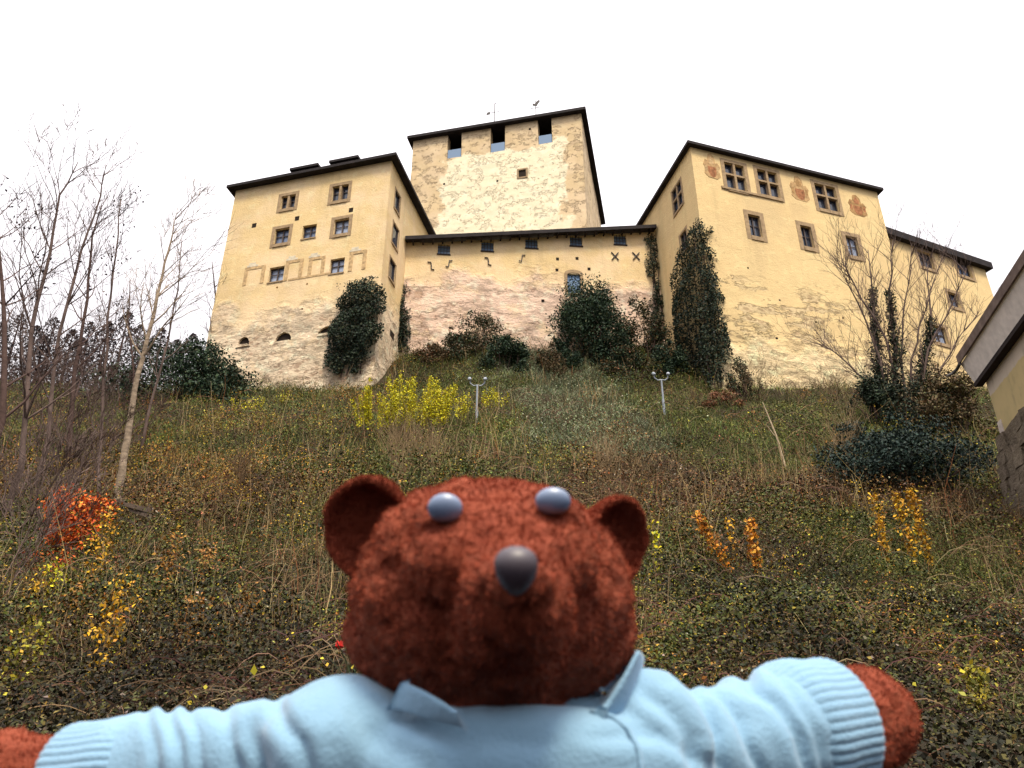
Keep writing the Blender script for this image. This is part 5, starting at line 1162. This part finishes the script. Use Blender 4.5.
V = get(body.data); N_ = nrm(body.data); put(body.data, V+N_*(n3(V, .012)*.0016+n3(V, .0055)*.0013+np.minimum(0, n3(V+7, .008)+.25)*.004)[:, None])
fuzz(body, 150000, .0017, .00030, 500)
# ears
def ear(px, py, d, w_, h_, yaw, seed):
    c0 = C3(px, py, d); k = PXM(d); rx, ry = w_*k/2, h_*k/2; cy_, sy_ = math.cos(yaw), math.sin(yaw)
    ex = cr*cy_+cf*sy_; ez = np.cross(ex, cu); vs = []; fs = []; n_, m_ = 28, 10
    # outer rim ring, hollow cupped front, round back
    prof = [(.0, -.55), (.35, -.50), (.62, -.34), (.80, -.05), (.88, .22), (.96, .30), (1.02, .18), (1.0, -.20), (.86, -.62), (.5, -.92), (.0, -1.0)]
    dep = .011
    for (r_, h) in prof[1:-1]:
        for j in range(n_):
            an = 2*math.pi*j/n_; vs.append(c0+ex*(rx*r_*math.cos(an))+cu*(ry*r_*math.sin(an))-ez*0+(-cf*cy_+cr*sy_)*(h*dep))
    for i in range(len(prof)-3):
        for j in range(n_): fs.append((i*n_+j, i*n_+(j+1) % n_, (i+1)*n_+(j+1) % n_, (i+1)*n_+j))
    vs += [c0+(-cf*cy_+cr*sy_)*(-.55*dep), c0+(-cf*cy_+cr*sy_)*(-dep)]; k2 = len(vs); L_ = (len(prof)-3)*n_
    fs += [(k2-2, (j+1) % n_, j) for j in range(n_)]+[(k2-1, L_+j, L_+(j+1) % n_) for j in range(n_)]
    me = bpy.data.meshes.new('ear'); me.from_pydata([tuple(q-boff) for q in vs], [], fs); me.update(); o = bpy.data.objects.new('t', me); S.collection.objects.link(o)
    o.modifiers.new('s', 'SUBSURF').levels = 2; o.modifiers['s'].render_levels = 2
    out = bpy.data.meshes.new_from_object(o.evaluated_get(bpy.context.evaluated_depsgraph_get())); bpy.data.objects.remove(o)
    out.name = 'ear'; out.polygons.foreach_set('use_smooth', np.ones(len(out.polygons), bool)); e = link('ear', out, PLU, BEAR)
    V = get(out); N_ = nrm(out); put(out, V+N_*(n3(V, .011)*.0014)[:, None]); fuzz(e, 18000, .0017, .00030, seed)
ear(369, 528, .385, 96, 104, -.25, 510); ear(615, 541, .392, 98, 90, .78, 511)
# glass eyes and nose
EYE, t, b = new_mat('blue_glass_eye'); b.inputs['Base Color'].default_value = (.14, .20, .33, 1); b.inputs['Roughness'].default_value = .42; b.inputs['Specular IOR Level'].default_value = .8
b.inputs['Coat Weight'].default_value = .5; b.inputs['Coat Roughness'].default_value = .3
NOS, t, b = new_mat('dark_nose_plastic'); b.inputs['Base Color'].default_value = (.055, .042, .056, 1); b.inputs['Roughness'].default_value = .48; b.inputs['Specular IOR Level'].default_value = .7
def ball(name, c, rad, mat, parent=None, k=24, taper=0.0):
    mb = MB(); th = np.linspace(0, math.pi, k//2+1); pr = []
    vs = []; fs = []
    for a in th[1:-1]:
        for j in range(k):
            b_ = 2*math.pi*j/k; vs.append(c+E3.T@(np.array([math.sin(a)*math.cos(b_)*(1+taper*math.cos(a)), math.cos(a), math.sin(a)*math.sin(b_)*(1+.6*taper*math.cos(a))])*np.array(rad)))
    n_ = k; m_ = len(th)-2
    fs = [(i*n_+j, i*n_+(j+1) % n_, (i+1)*n_+(j+1) % n_, (i+1)*n_+j) for i in range(m_-1) for j in range(n_)]
    vs += [c+E3.T@np.array([0, rad[1], 0]), c-E3.T@np.array([0, rad[1], 0])]; q_ = len(vs)
    fs += [(q_-2, (j+1) % n_, j) for j in range(n_)]+[(q_-1, (m_-1)*n_+j, (m_-1)*n_+(j+1) % n_) for j in range(n_)]
    mb.add(vs, fs); return mb.build(name, mat, parent or BEAR, smooth=True)
ball('eye', C3(445, 508, .3360), (.0074, .0062, .0038), EYE); ball('eye', C3(553, 501, .3395), (.0076, .0058, .0038), EYE)
ball('nose', C3(516, 571, .2915), (.0078, .0090, .0066), NOS, taper=.30)
# ------------------------------------------------------------------ sweater
def knit(name, col, rib=False):
    m, t, b = new_mat(name); tc = t.nodes.new('ShaderNodeTexCoord'); v = tc.outputs['Object']
    a = nz(t, v, 40, 6); f = nz(t, v, 520, 4); g = nz(t, v, 260, 5)
    c = mat_mix(t, mrange(t, a, .35, .65), tuple(x*.93 for x in col), col)
    c = mat_mix(t, mth(t, 'MULTIPLY', mrange(t, g, .5, .7), .2), c, tuple(min(.9, x*1.12) for x in col))
    t.links.new(c, b.inputs['Base Color']); b.inputs['Roughness'].default_value = .95; b.inputs['Specular IOR Level'].default_value = .1
    b.inputs['Sheen Weight'].default_value = .3; b.inputs['Sheen Roughness'].default_value = .5
    bp = t.nodes.new('ShaderNodeBump'); bp.inputs['Strength'].default_value = .45; bp.inputs['Distance'].default_value = .0013
    t.links.new(mth(t, 'ADD', f, mth(t, 'MULTIPLY', g, .8)), bp.inputs['Height']); t.links.new(bp.outputs[0], b.inputs['Normal'])
    return m
KN = knit('pale_blue_knit', (.235, .405, .565)); KN2 = knit('pale_blue_rib', (.225, .39, .55))
sw = [('e', C3(478, 838, .372), E3, (178*k_, 126*k_, .056)), ('e', C3(345, 740, .366), E3, (76*k_, 58*k_, .034)), ('e', C3(652, 748, .370), E3, (58*k_, 76*k_, .032)),
      ('e', C3(520, 772, .347), E3, (170*k_, 60*k_, .027)), ('c', C3(345, 748, .372), C3(215, 766, .385), .0265, .0255), ('c', C3(215, 766, .385), C3(128, 772, .397), .0255, .026),
      ('c', C3(645, 756, .374), C3(735, 750, .390), .0315, .0305), ('c', C3(735, 750, .390), C3(800, 730, .405), .0305, .0318), ('e', C3(495, 750, .392), E3, (140*k_, 50*k_, .036)), ('e', C3(568, 742, .380), E3, (62*k_, 50*k_, .030))]
hem = np.array([tz[0], tz[1]+.01, BZ+.075]); sw += [('c', C3(480, 850, .38), hem, .062, .066)]
sweater = remeshed('sweater', sw, .0022, 8, BEAR, KN)
V = get(sweater.data)+boff; N_ = nrm(sweater.data)
def pxof(V):
    q = V-np.array([0, 0, CAMH]); d = q@cf; return (q@cr)/d*FPX+512, 384-(q@cu)/d*FPX
def ridge(x, c, w_): return np.exp(-((x-c)/w_)**2)
# lengths along each arm, measured in metres from the neck, for the folds of the cloth
aL = (V-shL)@((wrL-shL)/np.linalg.norm(wrL-shL)); aR = (V-shR)@((wrR-shR)/np.linalg.norm(wrR-shR))
upv = (V-BO)@cu
dsp = n3(V, .03)*.0022+n3(V, .012)*.0007
armL = sstep(-.010, .02, aL); armR = sstep(-.012, .01, aR)
vx, vy = pxof(V)
def crease(poly, depth, w_, bulge):
    """a pressed fold along a curve over the cloth, with cloth heaped beside it"""
    global dsp
    P_ = np.array(poly, float); best = np.full(len(V), 1e9); sid = np.zeros(len(V)); tt = np.zeros(len(V)); w_ = w_*1.25
    for i in range(len(P_)-1):
        a_, b_ = P_[i], P_[i+1]; e = b_-a_; L2 = e@e; qx, qy = vx-a_[0], vy-a_[1]
        f = np.clip((qx*e[0]+qy*e[1])/L2, 0, 1); d = np.hypot(qx-f*e[0], qy-f*e[1]); m_ = d < best
        best[m_] = d[m_]; sid[m_] = np.sign(e[0]*qy-e[1]*qx)[m_]; tt[m_] = ((i+f)/(len(P_)-1))[m_]
    env = np.clip(np.minimum(tt, 1-tt)*5+.35, 0, 1); d = best*sid+n3(V, .02)*4
    dsp += (.62 if P_[:, 0].mean() < 330 else .76)*env*(-depth*np.exp(-(d/w_)**2)+bulge*np.exp(-((d-w_*2.1)/(w_*1.6))**2)+bulge*.6*np.exp(-((d+w_*2.1)/(w_*1.6))**2))
for c_ in (([(681, 672), (700, 700), (716, 732), (723, 790)], .0050, 5, .0030), ([(733, 660), (752, 688), (776, 704), (797, 738), (811, 790)], .0042, 5, .0028), ([(700, 680), (722, 700), (741, 720), (769, 790)], .0040, 4.5, .0022),
           ([(760, 664), (790, 692), (815, 735), (826, 790)], .0026, 4, .0018), ([(640, 690), (664, 706), (690, 740), (700, 790)], .0034, 6, .002), ([(590, 735), (660, 738), (720, 770)], .0022, 6, .0015),
           ([(165, 700), (176, 730), (190, 790)], .0046, 4.5, .0026), ([(187, 705), (196, 735), (204, 790)], .0040, 4, .0022), ([(222, 700), (232, 735), (243, 790)], .0034, 5, .002), ([(270, 695), (284, 722), (302, 742), (312, 790)], .0042, 6, .0028),
           ([(250, 730), (262, 760), (264, 790)], .0020, 5, .0012), ([(146, 705), (155, 740), (160, 790)], .0022, 4, .0015), ([(405, 722), (470, 738), (560, 740)], .0016, 8, .0012), ([(350, 700), (372, 735), (430, 770)], .0022, 9, .0016)):
    crease(*c_)
put(sweater.data, V-boff+N_*dsp[:, None])
def cuff(p, q, r0, r1, label_, ribs=46, seed=0):
    """ribbed cuff: a short tube with raised ribs, turned in at its open end"""
    p, q = np.asarray(p), np.asarray(q); ax = q-p; L_ = np.linalg.norm(ax); ax /= L_; a = np.cross(ax, cf); a /= np.linalg.norm(a); b_ = np.cross(ax, a)
    prof = [(-.30, .86), (-.06, .97), (.0, 1.0), (.25, 1.03), (.5, 1.0), (.75, 1.0), (.93, 1.02), (1.0, .99), (1.01, .90), (.95, .84), (.7, .83)]
    n_ = ribs*8; vs = []; fs = []
    for (h, rf_) in prof:
        for j in range(n_):
            an = 2*math.pi*j/n_; rr_ = (r0+(r1-r0)*h)*rf_+(.00085*abs(math.cos(an*ribs/2))**.7 if rf_ > .95 else 0)
            vs.append(p+ax*h*L_+(a*math.cos(an)+b_*math.sin(an))*rr_)
    for i in range(len(prof)-1):
        for j in range(n_): fs.append((i*n_+j, i*n_+(j+1) % n_, (i+1)*n_+(j+1) % n_, (i+1)*n_+j))
    mb = MB(); mb.add(vs, fs); return mb.build('cuff', KN2, sweater, smooth=True)
cuff(C3(788, 731, .403), C3(834, 723, .416), .0328, .0312, '', 44); cuff(C3(136, 774, .396), C3(72, 780, .404), .0262, .0258, '', 40)
# turned-up collar
def collar_strip(pts_lo, pts_hi, th_, name='collar'):
    n_ = len(pts_lo); vs = []; fs = []
    ctr = C3(495, 700, .385)
    for lo, hi in zip(pts_lo, pts_hi):
        m_ = (lo+hi)/2; o = m_-ctr; o -= cu*(o@cu); o = o/np.linalg.norm(o)*th_
        vs += [lo, hi, hi+o, lo+o]
    for i in range(n_-1):
        for k in range(4): fs.append((i*4+k, i*4+(k+1) % 4, i*4+4+(k+1) % 4, i*4+4+k))
    fs += [(0, 1, 2, 3), tuple((n_-1)*4+k for k in (3, 2, 1, 0))]
    me = bpy.data.meshes.new(name); me.from_pydata([tuple(q-boff) for q in vs], [], fs); me.update(); o = bpy.data.objects.new('t', me); S.collection.objects.link(o)
    bv = o.modifiers.new('b', 'BEVEL'); bv.width = .0010; bv.segments = 1; o.modifiers.new('s', 'SUBSURF').levels = 2
    out = bpy.data.meshes.new_from_object(o.evaluated_get(bpy.context.evaluated_depsgraph_get())); bpy.data.objects.remove(o); out.name = name
    out.polygons.foreach_set('use_smooth', np.ones(len(out.polygons), bool)); return link(name, out, KN2, sweater)
lo = [C3(594, 719, .346), C3(610, 719, .351), C3(626, 714, .362), C3(632, 700, .388), C3(600, 690, .42), C3(540, 690, .445), C3(470, 690, .445), C3(405, 692, .425)]
hi = [C3(600, 708, .346), C3(617, 684, .350), C3(635, 649, .361), C3(640, 655, .392), C3(610, 640, .425), C3(545, 640, .45), C3(465, 640, .45), C3(400, 655, .43)]
collar_strip(lo, hi, .0032)
lo = [C3(396, 706, .350), C3(424, 716, .336), C3(450, 722, .328), C3(468, 726, .323)]; hi = [C3(408, 682, .349), C3(422, 687, .338), C3(442, 699, .328), C3(460, 711, .323)]
collar_strip(lo, hi, .0034)
# rolled neckband behind the collar
nb_ = MB(); nc = C3(497, 716, .388); nb_.tube([nc+(cr*math.cos(a_)*.050+cf*math.sin(a_)*.040)-cu*.004*math.sin(a_) for a_ in np.linspace(-.9, math.pi+.9, 30)], .0085, 10); nb_.build('neckband', KN2, sweater, smooth=True)
# shoulder seam
dgp = sweater.data; sp = []
from mathutils.bvhtree import BVHTree
bv = BVHTree.FromPolygons([tuple(v_) for v_ in get(sweater.data)], [tuple(p.vertices) for p in sweater.data.polygons])
for (x, y) in ((590, 712), (612, 718), (628, 730), (638, 750), (642, 775), (640, 800)):
    o_ = Vector((0, 0, CAMH))-Vector(boff); h_ = bv.ray_cast(o_, Vector(ray(x, y)))
    if h_[0] is not None: sp.append(np.array(h_[0])+boff+np.array(h_[1])*.0006)
if len(sp) > 2:
    sm = MB(); sm.tube(sp, .0013, 6); sm.build('seam', KN2, sweater, smooth=True)
